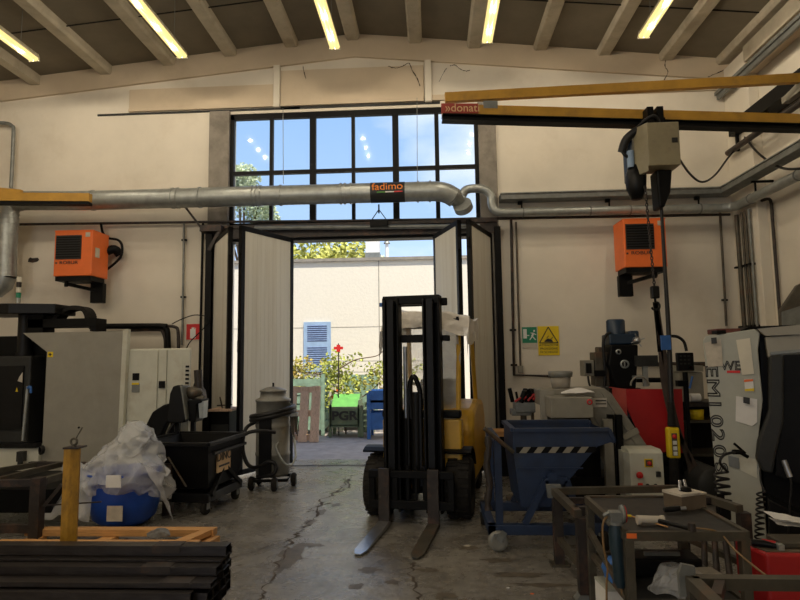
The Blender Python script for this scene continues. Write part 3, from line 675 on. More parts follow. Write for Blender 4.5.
# hoist
q=at(658,145,6.86); t=thing('chain_hoist','olive electric hoist cabinet with black chain bag hanging from the yellow boom','hoist',(q.x,6.86,q.z)); O=Vector((q.x,6.86,q.z)); H=lambda px,py,Y=6.76: at(px,py,Y)-O
def hb(px0,px1,py0,py1,y0,y1): a=H(px0,py1,y0);c=H(px1,py0,y0); return (a.x,c.x,y0-6.86,y1-6.86,a.z,c.z)
x0,x1,_,_,z0,z1=hb(648,678,122,166,6.66,7.06)
b=MB(); b.prism([(x0,z0),(x1,z0),(x1,z1),(x0,z1)],'Y',-.22,.12); b.build('cabinet','hoist',t,bevel=.01)
b=MB(); b.prism([(x0-.08,-.02),(x0,-.215),(x0,.12),(x0-.08,.25)],'Z',z0-.06,z1); b.build('cabinet_side','hoist',t,bevel=.005)
MB().box(x1-.09,x1-.03,-.235,-.21,z0+.26,z0+.31).build('switch','dtxt',t)
b=MB(); b.cyl((x0-.04,.15,z0-.08),(x0-.04,.15,z1-.1),.11); b.build('motor','dblue',t)
m_=MB(); m_.lathe([(0,-.02),(.06,-.02),(.11,.10),(.12,.25),(.08,.38),(0,.40)],(x0-.06,.04,z0-.30),'Z',16); m_.build('motor_cover','blacks',t)
MB().cyl((x0-.12,.0,z0+.05),(x0-.12,.0,z0+.25),.04).build('capacitor','shut',t)
b=MB(); b.prism([(x1-.24,z0-.02),(x1-.06,z0-.02),(x1-.09,z0-.28),(x1-.17,z0-.46),(x1-.23,z0-.46)],'Y',-.12,.1); b.build('chain_bag','black',t,bevel=.02)
b=MB(); b.tube(smoothpath([(x1-.15,-.1,z1-.02),(x1-.22,-.15,z1+.09),(x0+.05,-.15,z1+.08),(x0-.08,0,z1-.03),(x0-.19,.05,z1-.16),(x0-.20,0,z1-.28),(x0-.13,0,z1-.34)],5),.018,8); b.tube(smoothpath([(x0+.02,-.05,z1+.02),(x0-.15,0,z1-.1),(x0-.2,.05,z1-.25)],5),.05,8); b.build('cable_loop','hose',t)
b=MB(); b.box(x0,x1-.1,-.1,.1,z1-.02,z1+.1); b.box(x0+.05,x0+.12,-.14,.14,z1,z1+.22); b.box(x1-.2,x1-.13,-.14,.14,z1,z1+.22); b.build('trolley','black',t)
# load chain and hook
p0=at(645,186,6.78); p1=at(654.5,287,6.72)
t=thing('load_chain','steel load chain with black hook block hanging from the hoist','chain',p1); b=MB(); L=(p0-p1).length; k=0; nn=int(L/.034)
for i in range(nn):
    c=(p0-p1)*((i+.5)/nn); pl='XZ' if i%2 else 'YZ'; a=[c+Vector(((.013*math.cos(w_) if pl=='XZ' else 0),(.013*math.cos(w_) if pl=='YZ' else 0),.024*math.sin(w_))) for w_ in [2*PI*j/6 for j in range(7)]]; b.tube(a,.007,5,False)
b.build('chain_links','rust',t)
MB().box(-.045,.045,-.035,.035,-.13,.01).build('hook_block','blacks',t,bevel=.015)
b=MB(); b.tube([(0,0,-.12),(0,0,-.17)]+arc((.0,0,-.215),.045,PI/2,-PI*.9,10),.013,8); b.build('hook','blacks',t)
# slings
hk=p1+Vector((0,0,-.26))
t=thing('lifting_sling','long folded brown webbing sling hanging from the crane hook','sling',hk)
def strip(mb,pts,w,th=.008):
    pts=smoothpath(pts,5); 
    for i in range(len(pts)-1): mb.bar(pts[i],pts[i+1],w,th,up=(0,1,0))
S=lambda px,py,Y=6.85: at(px,py,Y)-hk
b=MB(); strip(b,[S(656,302),S(660,330),S(665,360),S(671,400),S(678,430),S(688,458),S(692,480),S(690,498)],.06); strip(b,[S(657,302),S(660,340),S(663,380),S(672,420),S(684,445),S(697,470),S(703,492)],.05); b.build('webbing','strap',t)
b=MB(); strip(b,[S(655,302),S(658,330),S(660,352)],.05); b.build('folded_loop','black',t)
a=S(660,343); MB().box(a.x-.05,a.x+.05,-.05,-.02,a.z-.08,a.z+.08).build('tag','bluer',t)
# pendant
p0=at(661,202,6.85); p1=at(672,428,6.7)
t=thing('crane_pendant','yellow push-button crane pendant on a black cable before red guard','control',(p1.x,p1.y,p1.z)); 
sp=smoothpath([p0-p1,at(665,270,6.8)-p1,at(669,340,6.75)-p1,Vector((0,0,.05))],6)
MB().tube(sp,.017,10,True,.03).build('cable','hose',t)
MB().tube([(0,0,.28),(0,0,.02)],[.03,.045],12).build('boot','rubber',t)
b=MB(); b.box(-.065,.065,-.045,.045,-.32,.01); b.build('case','syel',t,bevel=.02)
bp=MB(); bp.box(-.028,.028,-.052,-.044,-.29,-.05); bp=bp.build('button_panel','brown',t)
q=MB(); q.lathe([(.0,-.07),(.022,-.07),(.024,-.05)],(0,0,-.085),'Y',12); q.build('stop_button','sred',bp)
for z in (-.15,-.21,-.265): MB().box(-.02,.02,-.06,-.05,z-.02,z+.02).build('button','wtxt',bp)
MB().tube([(0,0,-.32),(-.01,0,-.75)],.05,12).build('cable_bundle','rubber',t)
# left jib
A=at(90.5,199.5,8.35); B_=at(-60,190,8.2)
t=thing('jib_crane','tip of a second yellow jib crane beam entering at the left edge','crane',(B_.x,B_.y,A.z)); O=t.location.copy(); J=lambda v:Vector(v)-O
b=MB(); za=at(90,194,8.35).z; zb2=at(90,202,8.35).z
b.bar((0,0,(za+zb2)/2-A.z+.04),(A.x-B_.x,A.y-B_.y,(za+zb2)/2-A.z),.10,za-zb2); b.build('boom','yel',t)
b=MB(); b.bar((0,0,zb2-A.z+.01),(A.x-B_.x,A.y-B_.y,zb2-A.z-.03),.12,.04); b.build('runway_flange','black',t)
b=MB(); b.bar((0,0,.24),(at(22,190,8.3).x-B_.x,.1,.12),.06,.08); b.build('tie_beam','yel',t)
MB().cyl((-.1,0,-A.z),(-.1,0,1.2),.13).build('column','yel',t)
# ================================================= FORKLIFT (front = -Y local)
t=thing('forklift','yellow and black forklift with lowered forks standing in the open doorway','forklift',(-.165,6.24,0),-.17)
def wheel(x,y,r,w,side):
    h=MB(); prof=[(r*.55,-w/2),(r*.9,-w/2),(r,-w/2+.03),(r,w/2-.03),(r*.9,w/2),(r*.55,w/2),(r*.5,w/2-.04),(r*.5,-w/2+.04),(r*.55,-w/2)]
    h.lathe(prof,(x,y,r),'X',28)
    for k in range(22):
        a=2*PI*k/22
        for s in (-1,1):
            c=Vector((x+s*w*.24,y+math.cos(a+s*.07)*r,r+math.sin(a+s*.07)*r)); h.bar(c-Vector((w*.2,0,0)),c+Vector((w*.2,0,0)),.03,.02,up=(0,math.cos(a),math.sin(a)))
    o=h.build('wheel','rubber',t)
    k=MB(); k.lathe([(0,-w*.25),(r*.25,-w*.3),(r*.3,-w*.1),(r*.5,-w*.12),(r*.5,w*.12),(r*.3,w*.1),(r*.25,w*.3),(0,w*.25)],(x,y,r),'X',20); k.build('hub','dkgrey',o)
wheel(-.405,0,.30,.25,-1); wheel(.425,0,.30,.25,1); wheel(-.40,1.42,.24,.2,-1); wheel(.40,1.42,.24,.2,1)
# mast
mz=2.235
for s in (-1,1):
    b=MB(); b.box(s*.21-.085,s*.21-.06,-.32,-.16,.1,mz-.02); b.box(s*.21+.06,s*.21+.085,-.32,-.16,.1,mz-.02); b.box(s*.21-.085,s*.21+.085,-.2,-.16,.1,mz-.02)
    b.build('outer_mast_rail','black',t,bevel=.006)
    b=MB(); b.box(s*.20-.035,s*.20+.035,-.37,-.22,.14,mz-.05); b.box(s*.20-.075,s*.20-.055,-.36,-.22,.14,mz-.05); b.build('inner_mast_rail','blacks',t,bevel=.006)
b=MB(); b.box(-.295,.295,-.30,-.15,mz-.09,mz); b.box(-.295,.35,-.16,-.12,mz-.1,mz-.02); b.build('top_cross_member','black',t,bevel=.01)
b=MB(); b.box(-.295,.295,-.2,-.12,1.76,1.84); b.box(.295,.37,-.2,-.12,1.77,1.83); b.box(-.32,-.295,-.2,-.12,1.78,1.84); b.build('middle_cross_member','black',t,bevel=.01)
b=MB(); b.box(-.31,.31,-.2,-.12,.35,.45); b.build('lower_cross_member','black',t)
b=MB(); b.box(-.34,-.31,-.25,-.2,mz-.1,mz-.06); b.build('marker_tab','bluer',t)
b=MB(); b.cyl((-.085,-.2,.9),(-.085,-.2,1.72),.022); b.build('lift_rod','steel',t)
b=MB(); b.cyl((-.085,-.2,.2),(-.085,-.2,1.0),.04); b.build('lift_cylinder','black',t)
b=MB(); b.cyl((.03,-.24,.3),(.03,-.24,1.26),.055); b.tube(smoothpath([(-.02,-.26,1.0),(-.03,-.26,1.32),(.02,-.28,1.42),(.07,-.26,1.28),(.08,-.26,1.1)],4),.026,8); b.box(.07,.09,-.3,-.2,.35,1.24); b.box(-.05,-.035,-.3,-.2,.35,1.3); b.build('free_lift_cylinder','blacks',t)
b=MB(); 
for x in (-.15,.15): b.tube(smoothpath([(x,-.22,mz-.1),(x,-.25,1.6),(x,-.26,.5)],3),.014,6)
b.build('lift_chain','rust',t)
# carriage
b=MB()
b.box(-.42,.42,-.44,-.39,.45,.52); b.box(-.42,.42,-.44,-.39,.16,.24)
for x in (-.39,-.16,.16,.39): b.box(x-.03,x+.03,-.43,-.38,.16,.52)
b.build('fork_carriage','black',t,bevel=.006)
b=MB()
for x in (-.12,-.04,.04,.12): b.box(x-.012,x+.012,-.38,-.36,.16,.56)
b.build('carriage_grid','black',t)
for x in (-.255,.225):
    b=MB(); b.box(x-.055,x+.055,-.485,-.445,.045,.545); 
    b.build('fork_shank','rust',t,bevel=.006)
    b=MB(); b.add([(x-.055,-.445,.01),(x+.055,-.445,.01),(x+.055,-.445,.055),(x-.055,-.445,.055),(x-.055,-1.25,.01),(x+.055,-1.25,.01),(x+.055,-1.25,.026),(x-.055,-1.25,.026),(x-.025,-1.34,.01),(x+.025,-1.34,.01),(x+.025,-1.34,.02),(x-.025,-1.34,.02)],
        [(0,1,2,3),(0,4,5,1),(3,2,6,7),(0,3,7,4),(1,5,6,2),(4,8,9,5),(7,6,10,11),(4,7,11,8),(5,9,10,6),(8,11,10,9)]); b.build('fork_blade','steel' if x<0 else 'worn',t)
# body
b=MB(); b.prism([(-.1,.28),(-.1,.98),(.05,.98),(.12,.62),(.62,.5),(.62,.28)],'X',-.36,.46); b.build('front_cowl','fyel',t,bevel=.02)
b=MB(); b.box(-.36,.46,-.12,-.02,.99,1.07); b.build('dashboard','black',t,bevel=.02)
b=MB(); b.prism([(.55,.22),(.50,.80),(.62,1.02),(1.1,1.10),(1.75,1.06),(1.98,.85),(2.0,.35),(1.85,.2)],'X',-.52,.52); b.build('counterweight','fyel',t,bevel=.06)
b=MB(); b.prism([(.3,.15),(1.3,.2),(1.3,.40),(.3,.42)],'X',-.5,.5); b.build('side_step','dkgrey',t)
for s in (-1,1):
    b=MB(); b.tube([(s*.42,.35*math.cos(a),.31+.36*math.sin(a)) for a in [PI*.08+PI*.84*k/8 for k in range(9)]],.001,4) ; 
    f=MB()
    for k in range(8):
        a0=PI*.36+PI*.5*k/8; a1=PI*.36+PI*.5*(k+1)/8; f.bar((s*.44,-.36*math.cos(a0)+.0,.31+.36*math.sin(a0)),(s*.44,-.36*math.cos(a1),.31+.36*math.sin(a1)),.27,.02,up=(1,0,0)) if 0 else f.add([(s*.42-.135,-.37*math.cos(a0),.31+.37*math.sin(a0)),(s*.42+.135,-.37*math.cos(a0),.31+.37*math.sin(a0)),(s*.42+.135,-.37*math.cos(a1),.31+.37*math.sin(a1)),(s*.42-.135,-.37*math.cos(a1),.31+.37*math.sin(a1)),
              (s*.42-.135,-.39*math.cos(a0),.31+.39*math.sin(a0)),(s*.42+.135,-.39*math.cos(a0),.31+.39*math.sin(a0)),(s*.42+.135,-.39*math.cos(a1),.31+.39*math.sin(a1)),(s*.42-.135,-.39*math.cos(a1),.31+.39*math.sin(a1))],[(0,1,2,3),(4,5,6,7),(0,1,5,4),(3,2,6,7),(0,3,7,4),(1,2,6,5)])
    f.build('fender','black',t)
b=MB(); b.prism([(.75,1.08),(.72,1.16),(1.2,1.16),(1.25,1.34),(1.33,1.34),(1.32,1.08)],'X',-.22,.24); b.build('seat','rubber',t,bevel=.03)
b=MB(); b.tube(arc((-.0,.32,1.32),.16,0,2*PI,20,'XY'),.014,6); b.cyl((0,.32,1.32),(0,.1,1.02),.025); b.build('steering_wheel','black',t)
for s in (-1,1):
    MB().tube([(.045+s*.375,-.02,.62),(.045+s*.375,.0,1.0),(.045+s*.36,.3,2.0)],.026,10).build('front_pillar','fyel',t); MB().tube([(.03+s*.42,1.5,1.05),(.03+s*.40,1.3,2.0)],.028,10).build('rear_pillar','fyel',t)
b=MB(); 
for x in (-.30,-.1,.08,.26,.40): b.bar((x,.25,2.02),(x,1.38,2.02),.03,.05)
b.bar((-.32,.27,2.0),(.42,.27,2.0),.06,.05); b.bar((-.46,1.36,2.0),(.46,1.36,2.0),.06,.05); b.build('overhead_guard','black',t)
def film(fn,nx,ny,amp,seed,sc_=3.0,smooth=False):
    vs=[];fs=[]
    for j in range(ny+1):
        for i in range(nx+1):
            p=Vector(fn(i/nx,j/ny)); d=noise.noise_vector(p*sc_+Vector((seed,0,0)))*amp+noise.noise_vector(p*sc_*3+Vector((seed,5,0)))*amp*.45; vs.append(p+d)
    for j in range(ny):
        for i in range(nx): a=j*(nx+1)+i; fs.append((a,a+1,a+nx+2,a+nx+1))
    return vs,fs
def roofsheet(u,v):
    # crossing the roof from left edge to right edge, hanging over both sides
    s=(u-.5)*2; x=.05+.44*math.copysign(min(1,abs(s)*1.25),s)*1.06; drop=max(0,abs(s)-.8)/.2
    y=.12+v*1.45; fr=max(0,.12-v)/.12
    return (x,y-.04*fr,2.09+.06*math.sin(v*3+u*4)-drop*.26-fr*.22)
b=MB(); b.add(*film(roofsheet,40,36,.05,3)); b.build('plastic_cover','plas2',t)
b=MB(); b.add(*film(lambda u,v:(-.32+.74*u,.08+.14*(1-v),1.95-.85*v),30,20,.05,9)); b.build('windscreen_film','haze',t)
b=MB(); b.box(.24,.29,-.125,-.118,.82,.87); b.build('warning_label','wtxt',t)
b=MB(); b.box(.25,.28,-.127,-.12,.83,.86); b.build('warning_mark','sred',t)
# ================================================= LEFT CNC MACHINE
MY=7.35
def mb_px(px0,px1,py0,py1,Y,d,ext=0):
    a=at(px0,py1,Y); c=at(px1,py0,Y); return (a.x,c.x,Y,Y+d,a.z,c.z)
a=at(125,331,MY)
t=thing('machining_centre','large grey machining centre with black spindle tower at the left edge','machine',(-4.6,MY,0))
def Q(px,py,Y=MY): q=at(px,py,Y); return (q.x+4.6,q.z)
b=MB(); 
b.prism([Q(23,333),Q(47,352),Q(41,470),(Q(41,470)[0],0.12),(Q(117,470)[0],.12),Q(117,445),Q(124,331)],'Y',0,.04); b.build('side_panel','cnc',t)
b=MB(); b.prism([Q(124,331),Q(129,329),Q(123,440),(Q(123,470)[0],.12),(Q(117,470)[0],.12)],'Y',-.03,.05); b.build('edge_trim','cncl',t,bevel=.005)
b=MB(); x0=Q(23,333)[0]; xr_=Q(124,331)[0]; zr_=Q(124,331)[1]; b.prism([(Q(49,380)[0],.041),(xr_-.02,.041),(xr_-.62,1.3),(Q(49,380)[0],1.3)],'Z',.12,zr_-.02); b.build('rear_body','dkgrey',t)
b=MB(); b.box(Q(-60,360)[0],Q(49,360)[0],.3,1.4,.1,1.97); b.build('cavity','black',t)
b=MB(); b.box(Q(-70,460)[0],Q(41,460)[0],-.05,1.2,.12,Q(10,447)[1]); b.build('base','cncl',t,bevel=.01)
b=MB(); b.box(Q(-70,460)[0],Q(41,460)[0],-.1,.0,Q(10,447)[1],Q(10,444)[1]+.02); b.build('sill','blacks',t)
b=MB(); b.box(Q(-70,330)[0],Q(28,400)[0],.02,.5,Q(10,444)[1],Q(10,356)[1]); b.build('door_box','dkgrey',t,bevel=.02)
b=MB(); b.box(Q(-60,330)[0],Q(22,400)[0],0,.02,Q(10,430)[1],Q(10,366)[1]); b.build('door_window','blacks',t)
b=MB(); xx=Q(14.5,330)[0]; b.cyl((xx,.2,Q(14,357)[1]),(xx,.2,Q(14,312)[1]),.085); b.cyl((xx,.2,Q(14,357)[1]),(xx,.2,Q(14,352)[1]),.10); b.build('spindle_column','blacks',t)
b=MB(); b.prism([(Q(-30,330)[0],-.1),(Q(14,330)[0],-.12),(Q(52,330)[0],.05),(Q(52,330)[0],.5),(Q(-30,330)[0],.6)],'Z',Q(20,314)[1],Q(20,304)[1]); b.build('top_plate','blacks',t,bevel=.01)
q_=lambda px,py:Q(px,py,MY+.2)
b=MB(); b.box(q_(26,330)[0],q_(98,330)[0],.15,.40,q_(60,327.5)[1],q_(60,319)[1]); b.box(q_(92,330)[0],q_(98,330)[0],.15,.4,q_(60,332)[1],q_(60,327)[1]); b.box(q_(30,330)[0],q_(45,330)[0],.15,.4,q_(60,334)[1],q_(60,312)[1]); b.build('cable_carrier_tray','black',t)
b=MB()
cp=[q_(x,y) for x,y in ((52,321),(58,314),(66,309),(74,307.5),(82,309),(86,315),(86.5,322))]
cp=smoothpath([(p[0],.3,p[1]) for p in cp],4)
for i in range(len(cp)-1): b.bar(cp[i],cp[i+1],.14,.06,up=(0,1,0)) if 0 else b.bar(cp[i],cp[i+1],.055,.2,up=(0,1,0))
b.build('drag_chain','rubber',t)
b=MB(); p=Q(50.5,354.5); b.box(p[0]-.035,p[0]+.035,-.006,0,p[1]-.035,p[1]+.035); b.build('hazard_label','syel',t)
b=MB(); b.box(p[0]-.02,p[0]+.02,-.008,-.005,p[1]-.006,p[1]+.006); b.box(p[0]-.006,p[0]+.006,-.008,-.005,p[1]-.02,p[1]+.02); b.build('hazard_mark','dtxt',t)
p=Q(20.5,377); b=MB(); b.prism([(p[0]-.03,p[1]-.05),(p[0]+.03,p[1]-.07),(p[0]+.03,p[1]+.06),(p[0]-.01,p[1])],'Y',-.01,-.001); b.build('paper_scrap','card',t)
p=Q(17,390); b=MB(); b.prism([(p[0]-.015,p[1]-.02),(p[0]+.015,p[1]-.02),(p[0],p[1]+.03)],'Y',-.01,-.001); b.build('warning_sticker','syel',t)
b=MB(); q0=Q(31,386);q1=Q(26,440); b.cyl((q0[0],-.06,q0[1]),(q1[0],-.06,q1[1]),.018); b.build('grab_rail','galv',t)
q0=Q(31,388);b=MB(); b.tube(smoothpath([(q0[0],-.07,q0[1]),(q0[0]+.04,-.07,q0[1]+.02),(q0[0]+.05,-.07,q0[1]-.06)],3),.016,6); b.build('clip','bluer',t)
b=MB()
for k in range(6): p=Q(42,449); b.tube([(p[0]+.02*math.cos(a)+.06,-.12+.01*k,p[1]+.05*math.sin(a)) for a in [2*PI*j/8 for j in range(9)]],.008,5)
b.build('hose_loop','hose',t); b=MB(); p=Q(27,455); b.cyl((p[0],-.12,p[1]-.12),(p[0],-.12,p[1]+.06),.03); b.box(p[0]-.04,p[0]+.04,-.14,-.06,p[1]-.06,p[1]+.06); b.build('coolant_fitting','dkgrey',t)
b=MB(); p=Q(79,427.5); b.cyl((p[0],-.01,p[1]),(p[0],.02,p[1]),.012); q=Q(105,460.5); b.box(q[0]-.03,q[0]+.03,-.02,.0,q[1]-.02,q[1]+.02); b.build('knob','black',t)
p=Q(18,303,MY+.1)
for k_,c_ in enumerate(('galv','sgreen','cream','rust','cream')):
    MB().cyl((p[0],.1,p[1]+.07*k_),(p[0]+.002,.1,p[1]+.07*k_+.066),.03,n=14).build('signal_lamp','sgreen' if c_=='greenb' else c_,t)
# cream electrical cabinet
CY=7.42
x0,x1,_,_,_,z1=mb_px(127,191,348,440,CY,.6)
t=thing('electrical_cabinet','cream electrical cabinets beside the grey machining centre','cabinet',((x0+x1)/2,CY,0)); w=(x1-x0)/2
MB().prism([(-w,0),(w,0),(w-.12,.30),(-w+.02,.30)],'Z',.1,z1).build('body','cncl',t,bevel=.01)
MB().box(-w,w-.12,.02,.28,0,.1).build('plinth','black',t)
zz=lambda py: at(150,py,CY).z
xx=lambda px,py=380: at(px,py,CY).x-(x0+x1)/2
for (a_,b_) in ((128,158),(159.5,167),(168.5,190)): MB().box(xx(a_)+.004,xx(b_)-.002,-.02,0,.14,z1-.02).build('door','cncl',t,bevel=.004)
b=MB(); b.box(xx(133.5),xx(140),-.03,-.02,zz(380),zz(373)); b.box(xx(160.5),xx(166),-.05,-.02,zz(388),zz(381)); b.build('switch','black',t)
MB().box(xx(133),xx(140.5),-.028,-.02,zz(392),zz(384)).build('display_label','galvd',t); MB().box(xx(133),xx(140),-.03,-.02,zz(384.5),zz(382.5)).build('label_stripe','syel',t)
MB().box(xx(124.5,436),xx(130,436),-.05,-.04,zz(441),zz(432)).build('blue_tag','shut',t) if 0 else None
b=MB()
for k in range(6): b.box(xx(186.2),xx(189.6),-.03,-.02,zz(368+k*4.1),zz(366+k*4.1))
b.build('vent_slots','black',t)
MB().box(xx(172),xx(183),-.024,-.02,zz(430),zz(358)).build('panel','cncl',t)
b=MB(); b.prism([(xx(187),z1-.85),(xx(196),z1-.9),(xx(200),z1-.75),(xx(197),z1-.55),(xx(191),z1-.45),(xx(188),z1-.6)],'Y',.1,.3); b.build('cable_bundle','rust',t)
# ================================================= BLACK FOLDING ARM MACHINE (bandsaw guard) left
Y0=7.1
t=thing('belt_sander','black belt machine with rounded guard standing behind the black tipping cart','machine',(at(190,440,Y0).x,Y0,0)); ox=t.location.x
P2=lambda px,py: ((at(px,py,Y0).x-ox),at(px,py,Y0).z)
b=MB(); b.prism([P2(171,418),P2(174,393),P2(177,386),P2(182,384.5),P2(186,387),P2(190,418),P2(187,422),P2(173,422)],'Y',-.12,.02); b.build('belt_guard','blacks',t,bevel=.015)
b=MB(); b.prism([P2(184,385),P2(186,386),P2(191,418),P2(189.5,420)],'Y',-.125,.12); b.build('guard_rim','galvd',t,bevel=.01)
b=MB(); b.prism([P2(138,440),P2(152,412),P2(163,405),P2(174,402),P2(173,420),P2(166,424),P2(160,438),P2(150,443)],'Y',.0,.12); b.build('arm','black',t,bevel=.02)
b=MB(); b.prism([P2(189,400),P2(203,399),P2(203,402),P2(198,404),P2(197,422),P2(190,421)],'Y',-.05,.2); b.build('head','black',t,bevel=.01)
b=MB(); b.prism([P2(199,402),P2(204.5,401),P2(203.5,418),P2(200,418)],'Y',-.02,.12); b.build('side_plate','galv',t)
b=MB(); q=P2(193,393); b.lathe([(0,-.1),(.07,-.1),(.08,0),(.05,.08),(0,.1)],(q[0],.05,q[1]),'X',14); b.cyl((q[0]-.1,.05,q[1]-.02),(q[0]+.12,.05,q[1]-.08),.04); b.build('motor','worn',t)
b=MB(); q=P2(197,380); b.cyl((q[0],.1,q[1]-.25),(q[0]-.03,.1,q[1]+.12),.05); b.build('upper_post','rust',t)
b=MB(); 
for x,y in ((178,.0),(190,.1),(168,.15)): q=P2(x,421); b.bar((q[0],y,q[1]),(q[0],y,0),.05)
b.box(P2(166,430)[0],P2(196,430)[0],-.1,.25,0,.04); b.build('stand','black',t)
b=MB(); b.tube(smoothpath([(P2(178,421)[0],-.05,P2(178,421)[1]),(P2(172,430)[0],-.07,P2(172,430)[1]),(P2(169,445)[0],-.06,P2(169,445)[1])],4),.02,8); b.build('hose','hose',t)
# oil drum trolley by the door
a=at(221,430,8.2); t=thing('parts_cabinet','dark metal cabinet with clutter on top beside the left door leaf','cabinet',(a.x,8.2,0)); zt=at(221,409,8.2).z; w=.13
b=MB(); b.box(-.14,.12,-.02,.4,.02,zt-.03); b.build('body','black',t,bevel=.01); MB().box(-.17,.16,-.05,.43,zt-.03,zt).build('top','woodo',t)
b=MB(); 
for k in range(5): b.box(-.13,.11,-.03,-.02,.1+k*.13,.2+k*.13)
b.build('drawer_front','dkgrey',t)
b=MB(); b.bar((-.02,.1,zt),(-.06,.1,zt+.16),.015); b.bar((.05,.1,zt),(.09,.1,zt+.12),.015); b.bar((-.1,.1,zt+.04),(.12,.1,zt+.05),.015); b.build('tool_rack','rust',t)
# ================================================= BLACK TIPPING CART
pfl=fl(163,516); pfr=fl(226,517); 
t=thing('tipping_cart','black tipping cart with a tilted open hopper and printed plate','cart',(-2.70,6.62,0),-.13)
rimz=.735
hw=.42; 
def frust(mb,top,bot,zt_,zb_,th=.02):
    (x0,x1,y0,y1)=top;(a0,a1,b0,b1)=bot
    o=[(x0,y0,zt_),(x1,y0,zt_),(x1,y1,zt_),(x0,y1,zt_),(a0,b0,zb_),(a1,b0,zb_),(a1,b1,zb_),(a0,b1,zb_)]
    i=[(x0+th,y0+th,zt_),(x1-th,y0+th,zt_),(x1-th,y1-th,zt_),(x0+th,y1-th,zt_),(a0+th,b0+th,zb_+th),(a1-th,b0+th,zb_+th),(a1-th,b1-th,zb_+th),(a0+th,b1-th,zb_+th)]
    mb.add(o+i,[(0,1,5,4),(1,2,6,5),(2,3,7,6),(3,0,4,7),(4,5,6,7),(8,12,13,9),(9,13,14,10),(10,14,15,11),(11,15,12,8),(12,15,14,13),(0,8,9,1),(1,9,10,2),(2,10,11,3),(3,11,8,0)])
b=MB(); frust(b,(-.44,.40,-.43,.45),(-.20,.36,-.33,.36),rimz,.26); b.build('hopper','black',t,bevel=.004)
b=MB()
for p,q in (((-.46,-.44),(.41,-.44)),((.41,-.44),(.41,.46)),((.41,.46),(-.46,.46)),((-.46,.46),(-.46,-.44))): b.bar((*p,rimz),(*q,rimz),.045,.04)
b.build('rim','blacks',t,bevel=.006)
b=MB(); b.box(-.42,.40,-.40,-.34,.13,.22); b.box(-.42,.40,.34,.40,.13,.22); b.box(-.42,-.36,-.34,.34,.13,.22); b.box(.34,.40,-.34,.34,.13,.22); b.box(-.36,.34,-.1,.1,.15,.2); b.build('chassis','blacks',t,bevel=.008)
for p_,q_2 in (((.40,-.34,.2),(.37,-.0,.45)),((.40,.34,.2),(.37,.0,.45)),((-.1,-.36,.2),(.02,-.36,.44)),((-.38,-.38,.2),(-.30,-.38,.40))): MB().bar(p_,q_2,.04).build('support_strut','black',t)
for x,y in ((-.36,-.34),(.34,-.34),(-.36,.34),(.34,.34)):
    b=MB(); b.lathe([(0,-.02),(.07,-.022),(.075,-.01),(.075,.01),(.07,.022),(0,.02)],(x,y,.075),'X',18); o=b.build('caster','rubber',t)
    b=MB(); b.box(x-.035,x-.027,y-.03,y+.03,.06,.14); b.box(x+.027,x+.035,y-.03,y+.03,.06,.14); b.build('fork','galvd',o)
b=MB(); b.box(.380,.394,-.20,.10,.40,.64); b.build('plate','syel' if 0 else 'ltxt',t)
text('lettering','DINO',.13,'dtxt',t,loc=(.398,-.05,.56),rot=(PI/2,0,PI/2),depth=.002); MB().box(.394,.397,-.17,.07,.455,.475).build('printed_line','dtxt',t)
b=MB(); b.bar((.43,-.36,rimz-.10),(.43,.4,rimz-.10),.03); b.build('handle_bar','blacks',t)
b=MB(); b.cyl((-.05,-.43,.60),(.16,-.42,.30),.010); b.build('release_lever','worn',t)
b=MB(); b.tube(smoothpath([(.37,.35,rimz-.05),(.46,.42,rimz+.02),(.6,.5,rimz+.03),(.72,.6,rimz)],4),.022,8); b.build('hose','hose',t)
# ================================================= VACUUM
a=fl(272,489); t=thing('industrial_vacuum','tall grey industrial vacuum cleaner with hose wound round it beside the left door leaf','vacuum cleaner',(a.x-.02,a.y+.1,0),.1)
r=.205
b=MB(); b.lathe([(0,.16),(r*.9,.16),(r,.2),(r,.42),(r*1.03,.43),(r*1.03,.46),(r,.47),(r,.80)],n=32); b.build('dust_drum','vac',t)
b=MB(); b.lathe([(r*1.04,.80),(r*1.04,.84),(r,.85),(r,1.13),(r*1.05,1.135),(r*1.05,1.16),(r*.78,1.19),(r*.76,1.26),(r*.82,1.265),(r*.82,1.28),(r*.4,1.32),(0,1.33)],n=32); b.build('motor_head','vac',t)
MB().cyl((0,0,1.32),(0,0,1.38),.012).build('lid_pin','black',t); t.scale=(1.03,1.03,.95)
b=MB(); b.box(-.13,.02,-r-.035,-r+.05,.2,1.0); b.build('front_panel','black',t,bevel=.01)
b=MB(); ps=[]
for k in range(60):
    a_=k/59*2*PI*2.1+.4; ps.append((math.cos(a_)*(r+.05),math.sin(a_)*(r+.05),.92+.09*k/59+.05*math.cos(a_)))
b.tube(ps,.036,10); b.build('suction_hose','hose',t)
b=MB(); b.tube(smoothpath([(-r,.1,.86),(-.33,.0,.78),(-.36,-.05,.55),(-.30,-.1,.35),(-.18,-.2,.30),(.0,-.24,.38),(.08,-.24,.32),(.04,-.25,.22),(-.15,-.2,.18)],5),.025,8); b.build('lower_hose','hose',t)
b=MB(); b.tube(smoothpath([(r*.5,-.2,.62),(.08,-.25,.55),(.18,-.26,.36),(.26,-.22,.33),(.3,-.12,.42)],5),.012,8); b.tube([(r,.05,.9),(r+.06,.0,.6),(.3,-.12,.4)],.012,8); b.build('frame_handle','galv',t)
b=MB(); b.tube([(-.2,-.16,.12),(.2,-.16,.12),(.2,.18,.12),(-.2,.18,.12),(-.2,-.16,.12)],.02,8); b.build('base_frame','black',t)
